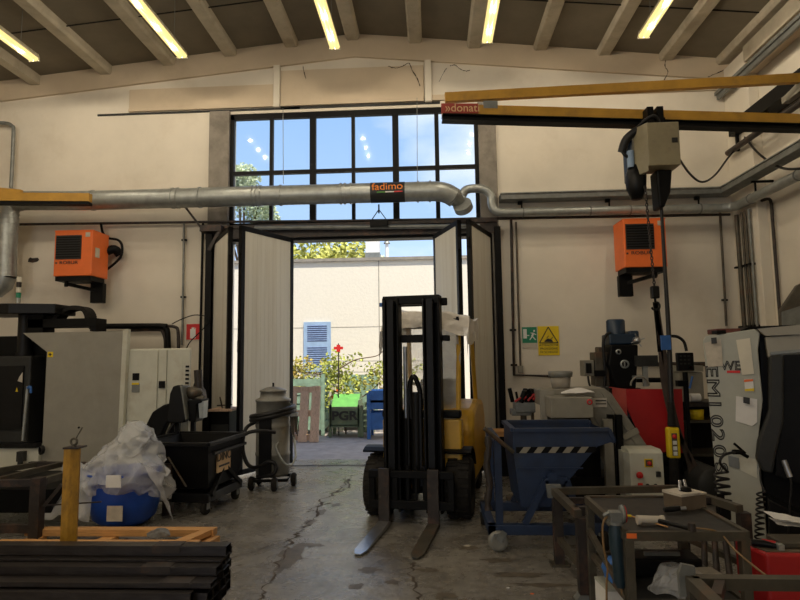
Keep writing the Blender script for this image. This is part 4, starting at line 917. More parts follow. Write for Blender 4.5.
for x,y in ((-.23,-.14),(.06,-.24),(.25,.05),(-.2,.2)):
    b=MB(); b.lathe([(.03,-.03),(.07,-.032),(.088,-.015),(.088,.015),(.07,.032),(.03,.03)],(x,y,.088),'X',20); o=b.build('wheel','rubber',t); b=MB(); b.lathe([(0,-.033),(.045,-.033),(.045,.033),(0,.033)],(x,y,.088),'X',14); b.build('hub','galvd',o)
b=MB(); 
for k in range(7): b.cyl((.23+.01*k,-.06+.02*k,.95),(.24+.012*k,-.08+.02*k,.72-.03*(k%3)),.007,n=6)
b.build('dangling_cable_ties','worn',t); b=MB(); b.box(.15,.31,-.14,.05,.94,.98); b.build('tool_shelf','galvd',t)
# ================================================= BAG AND BLUE TUB
c=Vector((-3.10,5.90,0))
t=thing('blue_tub','round bright blue plastic tub under crumpled clear film','tub',c); b=MB(); b.lathe([(0,.01),(.20,.01),(.29,.08),(.34,.25),(.355,.50),(.37,.52),(.355,.53),(.345,.52),(.325,.25),(.27,.09),(0,.04)],n=32); b.build('bowl','blueb',t)
q=MB(); q.box(.02,.17,-.365,-.355,.12,.26); q.build('label','card',t); q=MB(); q.box(-.37,-.365,-.1,.05,.1,.25); q.box(-.34,-.27,-.24,-.2,.12,.26); q.build('label','white',t)
def blob(u,v):
    a=u*2*PI; z=.95*v; prof=[(.0,.37),(.15,.39),(.4,.33),(.55,.24),(.75,.19),(.9,.15),(1,.03)]
    for i in range(len(prof)-1):
        if prof[i][0]<=v<=prof[i+1][0]: k=(v-prof[i][0])/(prof[i+1][0]-prof[i][0]); rr=prof[i][1]*(1-k)+prof[i+1][1]*k; break
    return (rr*math.cos(a)*1.0+.08*v, rr*math.sin(a)*.95, .26+.62*v-.16*max(0,math.sin(a+1.2))*(1-v))
t=thing('plastic_film_bundle','large crumpled clear plastic film heaped over the blue tub','plastic film',c+Vector((0,0,.12)))
def sharp(fn,nx,ny,amp,seed,sc_=3):
    vs=[];fs=[]
    for j in range(ny+1):
        for i in range(nx+1):
            u=i/nx; p=Vector(fn(u if i<nx else 0,j/ny)); 
            n1=noise.noise_vector(p*sc_+Vector((seed,0,0))); n2=noise.noise_vector(p*sc_*2.7+Vector((0,seed,0)))
            k=(1-abs(noise.noise(p*5+Vector((seed,3,1))))*2.2)
            vs.append(p+n1*amp+n2*amp*.5+Vector((p.x,p.y,0)).normalized()*k*amp*.6)
    for j in range(ny):
        for i in range(nx): a=j*(nx+1)+i; fs.append((a,a+1,a+nx+2,a+nx+1))
    return vs,fs
b=MB(); b.add(*sharp(blob,120,70,.085,4,4.2)); b.build('film_heap','plas',t)
b=MB(); b.add(*film(lambda u,v:(-.62+.5*u,-.30+.15*v-.06*u,.02+.45*v*(.3+.7*u)),16,14,.07,7)); b.build('film_tail','plas',t)
b=MB(); b.add(*film(lambda u,v:(-.50+.32*u,-.22+.1*v,.44+.10*v-.22*u+.1*math.sin(v*PI)),14,10,.05,17)); b.build('film_roll','plas',t)
b=MB(); b.add(*film(lambda u,v:(.30+.22*u,-.30+.2*v,.52-.5*u*v-.1*u),16,14,.07,27)); b.build('film_tail','plas',t)
for (x,z) in ((.13,.38),): q=MB(); q.box(x-.07,x+.07,-.47,-.46,z-.05,z+.06); q.build('white_label','white',t)
# ================================================= WOODEN FRAMES
a=fl(112,533,.10)
t=thing('wooden_pallet','new orange pine pallet frame lying flat on the floor behind the steel bars','pallet',(-2.80,5.12,0),.0)
px0_=fl(12,537,.1).x+2.80
zt=.12
b0=fl(217,526,zt); b1=fl(12,541,zt)
for y in (-.18,.20): b=MB(); b.box(px0_,.84,y-.05,y+.05,.06,zt); b.build('rail','wood',t,bevel=.004)
for x in (px0_+.1,-.12,.80): b=MB(); b.bar((x-.05 if x<0 else x-.04,-.18,.03),(x+.03,.20,.03),.12,.06); b.build('cross_board','wood',t,bevel=.004)
b=MB(); b.prism([(.62,-.18),(.74,-.18),(.84,.2),(.76,.2)],'Z',.08,zt+.004); b.build('diagonal_board','wood',t)
a=fl(155,540,.1); t=thing('crumpled_rag','small dark crumpled rag on the pine pallet frame','rag',(a.x,a.y+.05,.12)); b=MB(); b.add(*sharp(lambda u,v:(.10*math.cos(u*2*PI)*math.cos(v*PI/2),.07*math.sin(u*2*PI)*math.cos(v*PI/2),.06*math.sin(v*PI/2)),20,8,.02,2,14)); b.build('cloth','rag',t)
# ================================================= STEEL BARS
def barx(z1,h,yf,w,px,label,grp=None,px_y=560,m='bar',seed=0,th=.004):
    # box section lying along X, right end seen at pixel column px
    yc=yf+w/2; xr=at(px,300,yf).x-.02; x0=xr-4.6
    t=thing('steel_bar',label,'steel bar',(xr,yc,z1-h),0,grp)
    b=MB(); b.box(-4.6,0,-w/2,-w/2+th,0,h); b.box(-4.6,0,w/2-th,w/2,0,h); b.box(-4.6,0,-w/2,w/2,0,th); b.box(-4.6,0,-w/2,w/2,h-th,h); b.build('tube',m,t,bevel=.002)
    MB().box(-4.58,-.035,-w/2+th,w/2-th,th,h-th).build('shadow_core','black',t) if 0 else None
    if seed: 
        MB().box(-seed-.17,-seed,-w/2-.003,w/2+.0,h*.3,h+.003).build('bare_patch','rust',t)
    return t
g='steel bars stacked in the front left corner'
rows=[ # z1,h,yfront,w,px
 (.500,.058,3.580,.09,233),(.462,.058,3.690,.09,231),
 (.440,.012,3.52,.10,229),(.426,.046,3.44,.10,224),(.430,.05,3.55,.09,228),(.430,.05,3.65,.09,232),(.430,.05,3.75,.09,234),
 (.378,.028,3.33,.10,219),(.378,.05,3.44,.10,222),(.376,.05,3.55,.10,231),(.376,.05,3.66,.10,233),
 (.346,.085,3.275,.05,200),(.325,.06,3.335,.09,216),(.322,.06,3.435,.09,222),(.322,.06,3.535,.09,228),(.322,.06,3.635,.09,233),
 (.258,.06,3.26,.09,206),(.258,.06,3.36,.09,214),(.258,.06,3.46,.09,222),(.258,.06,3.56,.09,229),(.258,.06,3.66,.09,233),
]
lab=['topmost front steel bar of the stack in the front left corner','bar just behind the topmost one on the steel stack']
for i,rw in enumerate(rows):
    barx(*rw,lab[i] if i<2 else ('front bar of the second course, set forward under the topmost bar' if i==3 else 'thin flat bar lying between the top course and second course' if i==2 else 'thin front bar of the third course of the steel stack' if i==7 else 'lowest visible front bar, ending shortest of the steel stack' if i==11 else 'dark steel bar packed inside the stack in the front left corner'),g if i not in(0,1,2,3,7,11) else 'leading bars of the steel stack',seed={0:.28,3:.27,7:.12}.get(i,0))
for k in range(3):
    for j in range(4): barx(.196-.064*k,.06,3.28+.1*j,.09,200+8*j,'dark steel bar in the bottom courses of the front left stack','bottom courses of the steel stack')
# supports behind and yellow post
a=at(69,500,3.95); zt=at(69,449,3.95).z
t=thing('yellow_post','worn yellow steel post with lifting eye standing behind the steel bars','post',(a.x,3.95,0))
w=.048
b=MB(); b.box(-w,0,-.005,.012,0,zt); b.build('flange','post',t); b=MB(); b.prism([(0,-.005),(w,.02),(w,.035),(0,.012)],'Z',0,zt); b.build('flange','post',t)
b=MB(); b.box(-w-.004,w+.004,-.012,.1,zt,zt+.012); b.build('cap_plate','rust',t)
b=MB(); b.tube(arc((-.0,.03,zt+.045),.022,0,2*PI,14),.008,6); b.cyl((0,.03,zt),(0,.03,zt+.03),.01); b.bar((.01,.03,zt+.06),(.055,.03,zt+.14),.006); b.build('lifting_eye','worn',t)
a_=fl(69,600,0)
MB().box(-.1,.1,-.06,.12,0,.012).build('base_plate','rust',t)
# ================================================= LEFT STEEL FRAMES
t=thing('steel_trestle','long low welded dark steel trestle frame at the left before the machining centre','trestle',(-3.9,5.7,0))
def T(px,py,z): q=fl(px,py,z); return Vector((q.x+3.9,q.y-5.7,q.z))
zt=.53
b=MB(); 
b.bar(T(-60,485,zt),T(46,482,zt),.06,.06); b.build('front_rail','rust',t)
b=MB(); b.bar(T(40,482,zt),T(100,465,zt),.06,.06); b.bar(T(-10,482,zt-.002),T(62,464,zt-.002),.05,.05); b.bar(T(-40,477,zt-.003),T(45,463,zt-.003),.05,.05); b.build('top_rail','worn',t)
b=MB(); b.bar(T(30,464,zt),T(100,464.5,zt),.05,.05); b.build('rear_rail','rust',t)
q=T(39,483,zt); 
for (x,y) in ((q.x,q.y),(q.x-1.7,q.y),(q.x+.75,q.y+1.0),(q.x-1.7,q.y+1.4)): MB().box(x-.05,x+.04,y-.05,y+.04,0,zt+.05 if (x,y)==(q.x,q.y) else zt).build('leg','rust',t)
b=MB(); b.box(q.x-1.7,q.x,q.y-.03,q.y+.03,.10,.17); b.build('lower_rail','rust',t)
b=MB(); b.box(q.x-1.65,q.x-.1,q.y+.35,q.y+1.3,.18,.40); b.build('stored_block','black',t)
b=MB(); b.bar((q.x+.04,q.y+.02,.32),(q.x+.16,q.y+.08,.5),.03); b.bar((q.x,q.y,.33),(q.x+.5,q.y+.15,.33),.012); b.build('brace','rust',t)
q=fl(90,518,0); t=thing('plastic_scrap','small torn clear plastic scrap on the floor between post and tub','scrap',q); b=MB(); b.add(*film(lambda u,v:(-.08+.16*u,-.04+.08*v,.01+.07*math.sin(u*PI)),8,5,.02,3,9)); b.build('scrap','plas',t)
# ================================================= BLUE SKIP
SY=5.2
ox=at(550,500,SY).x
t=thing('tipping_skip','blue self-tipping skip on castors with a striped hazard band','skip',(ox,SY,0))
K=lambda px,py,Y=SY: (at(px,py,Y).x-ox, at(px,py,Y).z)
prof=[K(513,430),K(609,431),K(614,441),K(597,447),K(553,499),K(550,507),K(521,507),K(513,450)]
def shell(mb,prof,y0,y1,openi,th=.012):
    n_=len(prof)
    mb.prism(prof,'Y',y0,y0+th); mb.prism(prof,'Y',y1-th,y1)
    for i in range(n_):
        if i in openi: continue
        a_,b_=prof[i],prof[(i+1)%n_]; mb.add([(a_[0],y0,a_[1]),(b_[0],y0,b_[1]),(b_[0],y1,b_[1]),(a_[0],y1,a_[1])],[(0,1,2,3)])
b=MB(); shell(b,prof,0,.66,(0,)); b.build('hopper','bluep',t)
b=MB()
c4=[(prof[0][0],0),(prof[1][0],0),(prof[1][0],.66),(prof[0][0],.66)]
zr=prof[0][1]
for i in (0,2,3): p,q=c4[i],c4[(i+1)%4]; b.bar((*p,zr),(*q,zr),.045,.03)
for y in (0,.66): b.bar((prof[1][0],y,zr),(prof[2][0],y,prof[2][1]),.04,.03)
b.bar((prof[2][0],0,prof[2][1]),(prof[2][0],.66,prof[2][1]),.03,.03)
b.build('rim','bluep',t)
hz=MB(); dk=MB(); za=K(520,453)[1]; zb_=K(520,447)[1]
dk.box(K(516,450)[0],K(596,450)[0],-.004,0,za,zb_); 
x=K(519,450)[0]
while x<K(594,450)[0]-.06: hz.prism([(x,za),(x+.06,za),(x+.10,zb_),(x+.04,zb_)],'Y',-.008,-.004); x+=.122
o=dk.build('hazard_band','black',t); hz.build('hazard_stripe','beige',o)
b=MB(); b.box(K(517,470)[0],K(583,470)[0],-.012,.0,K(520,469)[1],K(520,467.5)[1]); b.build('stiffener','bluep',t)
zb0=K(500,532)[1]; zb1=K(500,522)[1]; xl=K(487,526)[0]; xr=K(612,526)[0]
b=MB(); b.box(xl,xr,-.10,-.02,zb0,zb1); b.box(xl,xr,.68,.76,zb0,zb1); b.box(xl,xl+.07,-.1,.76,zb0,zb1); b.box(xr-.07,xr,-.1,.76,zb0,zb1); b.build('chassis','bluep',t,bevel=.006)
for y in (-.05,.71):
    b=MB(); p=K(545,479); q=K(524,520); b.bar((p[0],y,p[1]),(q[0],y,zb1),.05,.05,up=(0,1,0)); b.bar((p[0]-.01,y,p[1]),(p[0]+.17,y,p[1]),.05,.05,up=(0,1,0)); b.bar((p[0]+.17,y,p[1]),(p[0]+.28,y,zb1),.05,.05,up=(0,1,0)); b.cyl((p[0]+.05,y-.04,p[1]+.03),(p[0]+.05,y+.04,p[1]+.03),.04)
    b.build('pivot_frame','bluep',t)
b=MB(); q=K(499,520)[0]; b.box(q-.03,q+.03,-.06,-.0,zb1,K(500,440)[1]); b.box(q-.03,q+.03,.66,.72,zb1,K(500,440)[1]); b.bar((q,-.03,K(500,440)[1]),(q,.7,K(500,440)[1]),.05); b.build('push_frame','bluep',t)
b=MB(); p=K(484,428,SY-.1);q=K(513,452,SY-.02); b.cyl((p[0],-.12,p[1]),(q[0],-.03,q[1]),.018); b.build('release_bar','worn',t)
b=MB(); p=K(487,436,SY-.1); ps=[(p[0]+.01*math.sin(k),-.12,p[1]-.05*k) for k in range(13)]; b.tube(ps,[.02+.015*abs(math.sin(k*1.7)) for k in range(13)],7); b.build('rag_wrap','rust',t)
for x,y,s_ in ((K(497,541)[0],-.10,1),(xl+.03,.70,0),(xr-.1,-.08,0),(xr-.1,.7,0)):
    o=MB().lathe([(0,-.025),(.05,-.03),(.078,-.03),(.085,-.015),(.085,.015),(.078,.03),(.05,.03),(0,.025)],(x,y,.085),'Y' if s_ else 'X',22).build('caster','vac' if s_ else 'rubber',t)
    MB().box(x-.04,x+.04,y-.04,y+.04,.15,zb0).build('bracket','galvd',o); 
    if s_: MB().bar((x-.0,y-.05,.10),(x+.05,y-.05,.17),.05,.01,up=(0,1,0)).build('fork','galvd',o)
# ================================================= CHIP CONVEYOR
VY=6.35; ox=at(590,450,VY).x
t=thing('chip_conveyor','beige inclined chip conveyor with a box outlet above the blue skip','conveyor',(ox,VY,0))
K=lambda px,py,Y=VY: (at(px,py,Y).x-ox, at(px,py,Y).z)
b=MB(); b.prism([K(540,390),K(604,388),K(612,394),K(650,450),K(655,500),K(630,500),K(598,436),K(590,419),K(540,405)],'Y',0,.45); b.build('trough','beige',t,bevel=.006)
b=MB(); b.prism([K(600,391),K(605,391),K(648,454),K(643,456)],'Y',-.02,0); b.prism([K(587,404),K(590,403),K(632,480),K(628,481)],'Y',-.015,0); b.build('edge_rib','beige',t)
b=MB(); b.prism([K(539,389),K(553,391),K(553,432),K(546,433),K(541,428)],'Y',-.06,.0); b.build('side_skirt','cnc',t)
b=MB(); x0,z0=K(551,418.5,VY-.35);x1,z1=K(593,397,VY-.35); b.box(x0,x1,-.35,0,z0,z1); b.build('outlet_box','beige',t,bevel=.01)
b=MB(); b.box(x0+.02,x1-.02,-.3,-.0,z0-.16,z0); b.build('outlet_mouth','black',t)
q=K(595,402,VY); b=MB(); b.box(K(585,420)[0],K(606,420)[0],-.012,-.0,K(600,407)[1],K(600,397)[1]); 
b=MB(); b.box(K(584.5,420)[0],K(606,420)[0],-.362,-.35,K(600,407)[1],K(600,398)[1]) if 0 else b.box(K(593.5,420)[0],K(607,420)[0],-.022,-.0,K(600,407)[1],K(600,398)[1]); o=b.build('label_plate','card',t)
for k in range(2): zq=K(600,400.5+k*3.2)[1]; MB().box(K(595,402)[0],K(605.5,402)[0],-.0235,-.022,zq-.006,zq+.006).build('printed_line','dkgrey',t)
b=MB(); b.lathe([(.015,-.004),(.028,-.004),(.028,0),(.015,0)],(K(589.5,402,VY-.35)[0],-.355,K(589.5,402,VY-.35)[1]),'Y',14); b.build('round_mark','sred',t)
b=MB()
for px in (609,617): x=K(px,430)[0]; b.box(x-.03,x+.03,-.1,-.04,0,K(px,414)[1])
x=K(607,420)[0]; b.box(K(608,420)[0],K(620,420)[0],-.09,-.05,.6,.66); b.build('support_leg','black',t)
b=MB(); b.box(K(606,420)[0]-.06,K(606,420)[0]+.03,-.12,-.06,.05,K(600,418)[1]); b.build('support_post','beige',t)
b=MB(); b.bar((K(622,437)[0],-.03,K(622,437)[1]),(K(637,430)[0],-.03,K(637,430)[1]),.06,.02,up=(0,1,0)); b.build('handle','beige',t)
b=MB(); b.box(K(565,420)[0],K(648,420)[0],.0,.45,0.0,.35); b.box(K(575,420)[0],K(600,420)[0],.05,.4,.35,K(600,440)[1]); b.build('sump','black',t)
# on the conveyor: tub, paper
p=at(561,391,VY+.2); zt=K(590,389)[1]
t=thing('clear_tub','cloudy round plastic tub with lid standing on the beige conveyor','tub',(p.x,VY+.2,zt)); b=MB(); hh=at(561,373,VY+.2).z-zt; b.lathe([(0,.0),(.095,0),(.11,hh-.04),(.105,hh-.04),(.09,.01),(0,.01)],n=28); b.build('body','clear',t)
b=MB(); b.lathe([(0,hh+.02),(.125,hh+.02),(.13,hh),(.125,hh-.04),(.115,hh-.04)],n=28); b.build('lid','vac',t)
a=at(575,396,VY-.15); t=thing('paper_sheet','crumpled white paper sheet lying on the conveyor outlet box','paper',(a.x,VY-.17,K(575,397,VY-.35)[1]+.004)); b=MB(); b.add(*film(lambda u,v:(-.17+.34*u+.05*v,-.11+.22*v,.03+.04*math.sin(u*PI)*v),14,8,.012,2,6)); b.build('sheet','white',t)
# tool stand with clutter
SY2=6.75; p=at(524,430,SY2)
t=thing('drill_stand','grey pedestal stand holding a tangle of dark red and black tools behind the blue skip','stand',(p.x,SY2,0)); K2=lambda px,py: (at(px,py,SY2).x-p.x,at(px,py,SY2).z)
b=MB(); b.box(-.1,.12,-.1,.12,K2(524,412)[1],K2(524,402)[1]); b.box(-.14,.08,-.08,.1,K2(524,415)[1],K2(524,409)[1]); b.build('table','galvd',t,bevel=.01)
b=MB(); b.cyl((0,0,0),(0,0,K2(524,412)[1]),.035); b.cyl((.1,0,.6),(.1,0,K2(524,412)[1]),.018); b.box(-.2,.2,-.2,.2,0,.03); b.build('post','worn',t)
b=MB(); r=random.Random(3); zt=K2(524,402)[1]
for k in range(13): 
    x=r.uniform(-.11,.13); y=r.uniform(-.08,.1); b.cyl((x,y,zt+.0),(x+r.uniform(-.07,.07),y+r.uniform(-.05,.05),zt+r.uniform(.05,.15)),r.uniform(.012,.035),n=8)
b.build('clamp','black',t); b=MB()
for k in range(4): x=r.uniform(-.11,.1); b.cyl((x,-.09,zt+r.uniform(.0,.06)),(x+.07,-.09,zt+r.uniform(.02,.1)),.013,n=7)
b.build('red_handle','red',t)
a=at(505,432,8.3); t=thing('cardboard_stack','brown cardboard pieces on a low bench between skip and door','cardboard',(a.x,8.3,0)); b=MB(); b.box(-.18,.5,-.1,.3,0,a.z-.05); b.build('bench','black',t); b=MB(); b.box(-.16,.4,-.1,.25,a.z-.05,a.z+.02); b.prism([(.1,a.z+.02),(.5,a.z+.02),(.45,a.z+.13),(.3,a.z+.12)],'Y',0,.1) ; b.build('cardboard','wood',t)
# ================================================= MILLING MACHINE
NY=7.9; ox=at(615,400,NY).x
t=thing('milling_machine','dark blue-black upright milling head behind the beige conveyor','machine',(ox,NY,0)); K=lambda px,py,Y=NY: (at(px,py,Y).x-ox, at(px,py,Y).z)
def kb(px0,px1,py0,py1,y0,y1,mb,): 
    a_=K(px0,py1);c_=K(px1,py0); mb.box(a_[0],c_[0],y0,y1,a_[1],c_[1])
b=MB(); q=K(616,336);c_=K(616,321); b.lathe([(0,c_[1]+.02),(.10,c_[1]+.02),(.118,c_[1]),(.118,q[1])],(q[0],0,0),'Z',20); b.build('motor','dblue',t)
b=MB(); kb(606,634,334,345,-.15,.2,b); kb(627,636,331,343,-.12,.1,b); b.build('belt_housing','dblue',t,bevel=.02)
b=MB(); b.prism([K(606,345),K(633,345),K(633,355),K(631,388),K(612,388),K(604,365)],'Y',-.2,.2); b.build('head','black',t,bevel=.02)
b=MB(); q=K(632,341); b.lathe([(0,-.24),(.02,-.24),(.05,-.2),(.05,-.14),(0,-.14)],(q[0],0,q[1]),'Y',14)
for a_ in (.3,1.9,3.5,5.2): b.cyl((q[0],-.2,q[1]),(q[0]+.09*math.cos(a_),-.22,q[1]+.09*math.sin(a_)),.008,n=6)
b.build('feed_handle','steel',t)
b=MB(); q=K(619.5,364); b.lathe([(.035,-.215),(.055,-.22),(.055,-.2),(.035,-.2)],(q[0],0,q[1]),'Y',20); b.box(q[0]-.008,q[0]+.008,-.21,-.2,q[1]-.03,q[1]+.03); q=K(613.5,352); b.lathe([(.02,-.215),(.035,-.215),(.035,-.2),(.02,-.2)],(q[0],0,q[1]),'Y',14); b.build('dial','galv',t)
b=MB(); kb(594,606,352,386,-.1,.15,b); kb(597,603,347,353,-.05,.1,b); b.build('side_gearbox','worn',t,bevel=.01)
b=MB(); kb(582,592,360,376,-.1,.1,b); b.build('switch_box','beige',t,bevel=.01); b=MB(); kb(584,589,363,373,-.12,-.1,b); kb(592,602,370,376,-.14,-.1,b); b.build('switch_cover','black',t)
b=MB(); b.tube(smoothpath([(K(608,333)[0],-.1,K(608,333)[1]),(K(603,334)[0],-.12,K(603,336)[1]),(K(600.5,345)[0],-.12,K(600.5,345)[1]),(K(602,365)[0],-.12,K(602,375)[1]),(K(601,388)[0],-.12,K(601,390)[1])],4),.02,8); b.tube(smoothpath([(K(586,376)[0],-.1,K(586,376)[1]),(K(587,384)[0],-.12,K(587,384)[1]),(K(591,390)[0],-.1,K(591,390)[1])],4),.014,8); b.build('cable','hose',t)
b=MB(); kb(627,640,375,378,-.25,.1,b); b.build('quill_table','galv',t); b=MB(); b.box(-.2,.3,-.1,.5,0,K(615,388)[1]); b.box(-.35,.5,-.4,.1,.75,.85); b.build('column','dblue',t)
# round-end table, wall pipe
pipe('dark pipe along the wall behind the milling machine and red guard',[at(632,364.5,9.2),at(706,364,9.2)],.035,'rust')
pipe('black horizontal bar over the red guard',[at(636,380,8.4),at(664,380,8.4)],.035,'black','bar',name='bar')
# ================================================= RED GUARD BENCH
GY=6.95; ox=at(650,450,GY).x
t=thing('red_guard_machine','bench machine with a large plain red guard panel','machine',(ox,GY,0)); K=lambda px,py,Y=GY: (at(px,py,Y).x-ox, at(px,py,Y).z)
b=MB(); b.prism([K(626,389),K(682,389),K(685,453),K(648,454),K(627,408)],'Y',0,.02); b.build('guard_panel','red',t)
b=MB(); a_=K(626,389);c_=K(617,388); b.add([(a_[0],0,a_[1]),(c_[0],.3,c_[1]),(c_[0],.3,c_[1]-.5),(a_[0],0,K(626,454)[1])],[(0,1,2,3)]); b.build('guard_side','redd',t)
b=MB(); b.box(K(626,420)[0],K(682,420)[0],.02,.6,K(650,452)[1],K(650,440)[1]); b.box(K(617,420)[0],K(617,420)[0]+.04,.25,.6,.6,a_[1]); b.build('worktop','blacks',t)
b=MB()
for px in (664,684): 
    x=K(px,430)[0]; b.box(x-.03,x+.03,.0,.06,0,K(px,452)[1]); b.box(x-.03,x+.03,.5,.56,0,K(px,452)[1])
b.box(K(655,420)[0],K(690,420)[0],.0,.04,.35,.40); b.box(K(655,420)[0],K(690,420)[0],.52,.56,.35,.40); b.box(K(684,430)[0]-.02,K(684,430)[0]+.02,.0,.56,.35,.40); b.build('support_frame','black',t)
b=MB(); b.box(K(640,420)[0],K(683,420)[0],.2,.55,.0,.62); b.build('cabinet','dkgrey',t)
# bits above the red guard
b=MB(); kb2=lambda px0,px1,py0,py1,y0,y1,mb:(mb.box(K(px0,py1)[0],K(px1,py0)[0],y0,y1,K(px0,py1)[1],K(px1,py0)[1]))
kb2(654,676,355,367,.55,.65,b); b.build('upper_box','dkgrey',t); b=MB(); kb2(662,666,367,389,.58,.62,b); b.build('bright_post','galv',t)
b=MB(); q=K(655,385); b.tube(arc((q[0],.5,q[1]-.03),.11,0,PI,12),.012,6); b.build('hoop_handle','beige',t)
# keypad pendant
t=thing('control_keypad','black control keypad on a curved arm beside the white machine','control',(at(685,385,7.2).x,7.2,at(685,389,7.2).z)); ox2=t.location.copy(); U=lambda px,py,Y=7.2:at(px,py,Y)-ox2
a_=U(677,371);c_=U(692.5,352.5); b=MB(); b.box(a_.x,c_.x,-.03,.03,a_.z,c_.z); b.build('keypad','blacks',t,bevel=.01)
b=MB()
for i in range(3):
    for j in range(3): MB().box(a_.x+.03+i*.045,a_.x+.055+i*.045,-.036,-.03,c_.z-.05-j*.045,c_.z-.03-j*.045).build('key','dkgrey',t); b=MB(); b.box(c_.x-.055,c_.x-.03,-.04,-.03,a_.z+.03,a_.z+.055); b.build('stop_key','sred',t)
b=MB(); b.tube(smoothpath([U(671,336),U(678,337),U(684,342),U(686.5,351)],5),.018,8); b.build('cable','hose',t); b=MB(); p=U(685,372); b.cyl((p.x,0,-.2),(p.x,0,p.z),.03); q=U(681,383); b.box(q.x-.05,q.x+.07,-.04,.04,q.z-.04,q.z+.03); b.cyl((p.x,0,-.2),(p.x,0,-ox2.z+.0),.02); b.build('stem','black',t)
b=MB(); p=U(689,378); b.cyl((p.x-.02,-.05,p.z-.12),(p.x+.02,-.05,p.z+.02),.012); b.build('blue_cord','bluer',t)
# rear workbench with grey box
HY=7.6; ox=at(698,420,HY).x
t=thing('workbench','dark workbench with shelves between red guard and white machine','workbench',(ox,HY,0)); K=lambda px,py,Y=HY: (at(px,py,Y).x-ox, at(px,py,Y).z)
kb3=lambda px0,px1,py0,py1,y0,y1,mb:(mb.box(K(px0,py1)[0],K(px1,py0)[0],y0,y1,K(px0,py1)[1],K(px1,py0)[1]))
b=MB(); kb3(684,740,402,407,0,.6,b); b.build('worktop','rust',t); b=MB(); kb3(688,735,420,423,.0,.55,b); b.build('shelf','worn',t); MB().box(K(686,420)[0],K(735,420)[0],0,.5,.35,.38).build('shelf','worn',t)
b=MB(); kb3(684,687,402,420,.0,.05,b); b.box(K(686,420)[0],K(690,420)[0],0,.06,0,K(690,403)[1]); b.box(K(735,420)[0],K(740,420)[0],0,.06,0,K(690,403)[1]); b.box(K(686,420)[0],K(740,420)[0],.55,.6,.1,K(690,407)[1]-.02); b.build('frame','black',t)
t=thing('grey_tool_case','worn grey case standing on the dark workbench behind white machine','case',(ox,HY+.2,K(690,402)[1]+.0)); zb_=t.location.z
b=MB(); b.box(K(684,420)[0],K(708,420)[0],-.15,.25,.0,K(690,370)[1]-zb_-.03); b.build('body','cnc',t,bevel=.015); b=MB(); b.box(K(684,420)[0]-.01,K(708,420)[0],-.16,.26,K(690,371)[1]-zb_-.01,K(690,369)[1]-zb_+.04); b.build('lid','cnc',t); b=MB(); q=K(690,396); b.cyl((q[0],-.19,q[1]-zb_-.02),(q[0]+.12,-.19,q[1]-zb_-.02),.05); b.build('roll','white',t)
t=thing('yellow_tin','small yellow open tin on the shelf of the dark workbench','tin',(K(701,420)[0]+ox,HY+.1,K(701,420)[1])); b=MB(); b.lathe([(0,0),(.075,0),(.08,.12),(.07,.12),(.068,.01),(0,.01)],n=18); b.build('can','syel',t); MB().lathe([(0,.10),(.068,.10),(0,.11)],n=14).build('contents','white',t)
# dark hose or drum
t=thing('grey_drum','dark grey drum lying under the workbench beside the white machine','drum',(at(704,495,6.9).x,6.9,.20)); b=MB(); b.lathe([(0,-.3),(.17,-.3),(.19,-.27),(.19,.27),(.17,.3),(0,.3)],(0,0,0),'Y',24); b.build('drum','dkgrey',t); MB().box(-.15,.15,-.25,.25,-.20,-.15).build('cradle','black',t)
# ================================================= CONTROL BOX
BYY=6.0; ox=at(642,480,BYY).x
t=thing('control_box','cream control box with red and black buttons in front of the red guard','control box',(ox,BYY,0)); K=lambda px,py,Y=BYY: (at(px,py,Y).x-ox, at(px,py,Y).z)
x0,zl=K(631,488);x1=K(665,488)[0]; zt=K(640,453)[1]
b=MB(); b.prism([(0,zl-.25),(0,zt),(.06,zt+.03),(.30,zt+.03),(.30,zl-.25)],'X',x0,x1); b.build('case','cncl',t,bevel=.01)
b=MB(); b.prism([(x0-.03,.1),(x0,.0),(x0,.28),(x0-.03,.28)],'Z',zl-.25,zt); b.build('case_side','cncl',t)
b=MB(); b.box(x0,x1,.05,.3,0,zl-.25); b.build('pedestal','dkgrey',t)
def knob(px,py,r,m,dd=.03,nm='button'): q=K(px,py); MB().lathe([(0,-dd),(r*.9,-dd),(r,-dd*.6),(r*.7,0),(0,0)],(q[0],0,q[1]),'Y',16).build(nm,m,t)
q=K(648.5,463); MB().box(q[0]-.04,q[0]+.04,-.006,0,q[1]-.04,q[1]+.04).build('switch_plate','syel',t); MB().box(q[0]-.03,q[0]+.03,-.012,-.006,q[1]-.03,q[1]+.03).build('switch_face','brown',t); knob(648.5,463,.02,'sred',.04,'rotary_switch')
knob(638.5,474.5,.032,'sred',.05,'stop_button'); q=K(640,485); MB().box(q[0]-.02,q[0]+.02,-.02,0,q[1]-.02,q[1]+.02).build('square_button','sred',t); knob(647,485,.017,'dtxt'); knob(655,485,.017,'dtxt'); q=K(658,474); MB().box(q[0]-.02,q[0]+.02,-.02,0,q[1]-.025,q[1]+.025).build('rocker_switch','dtxt',t)
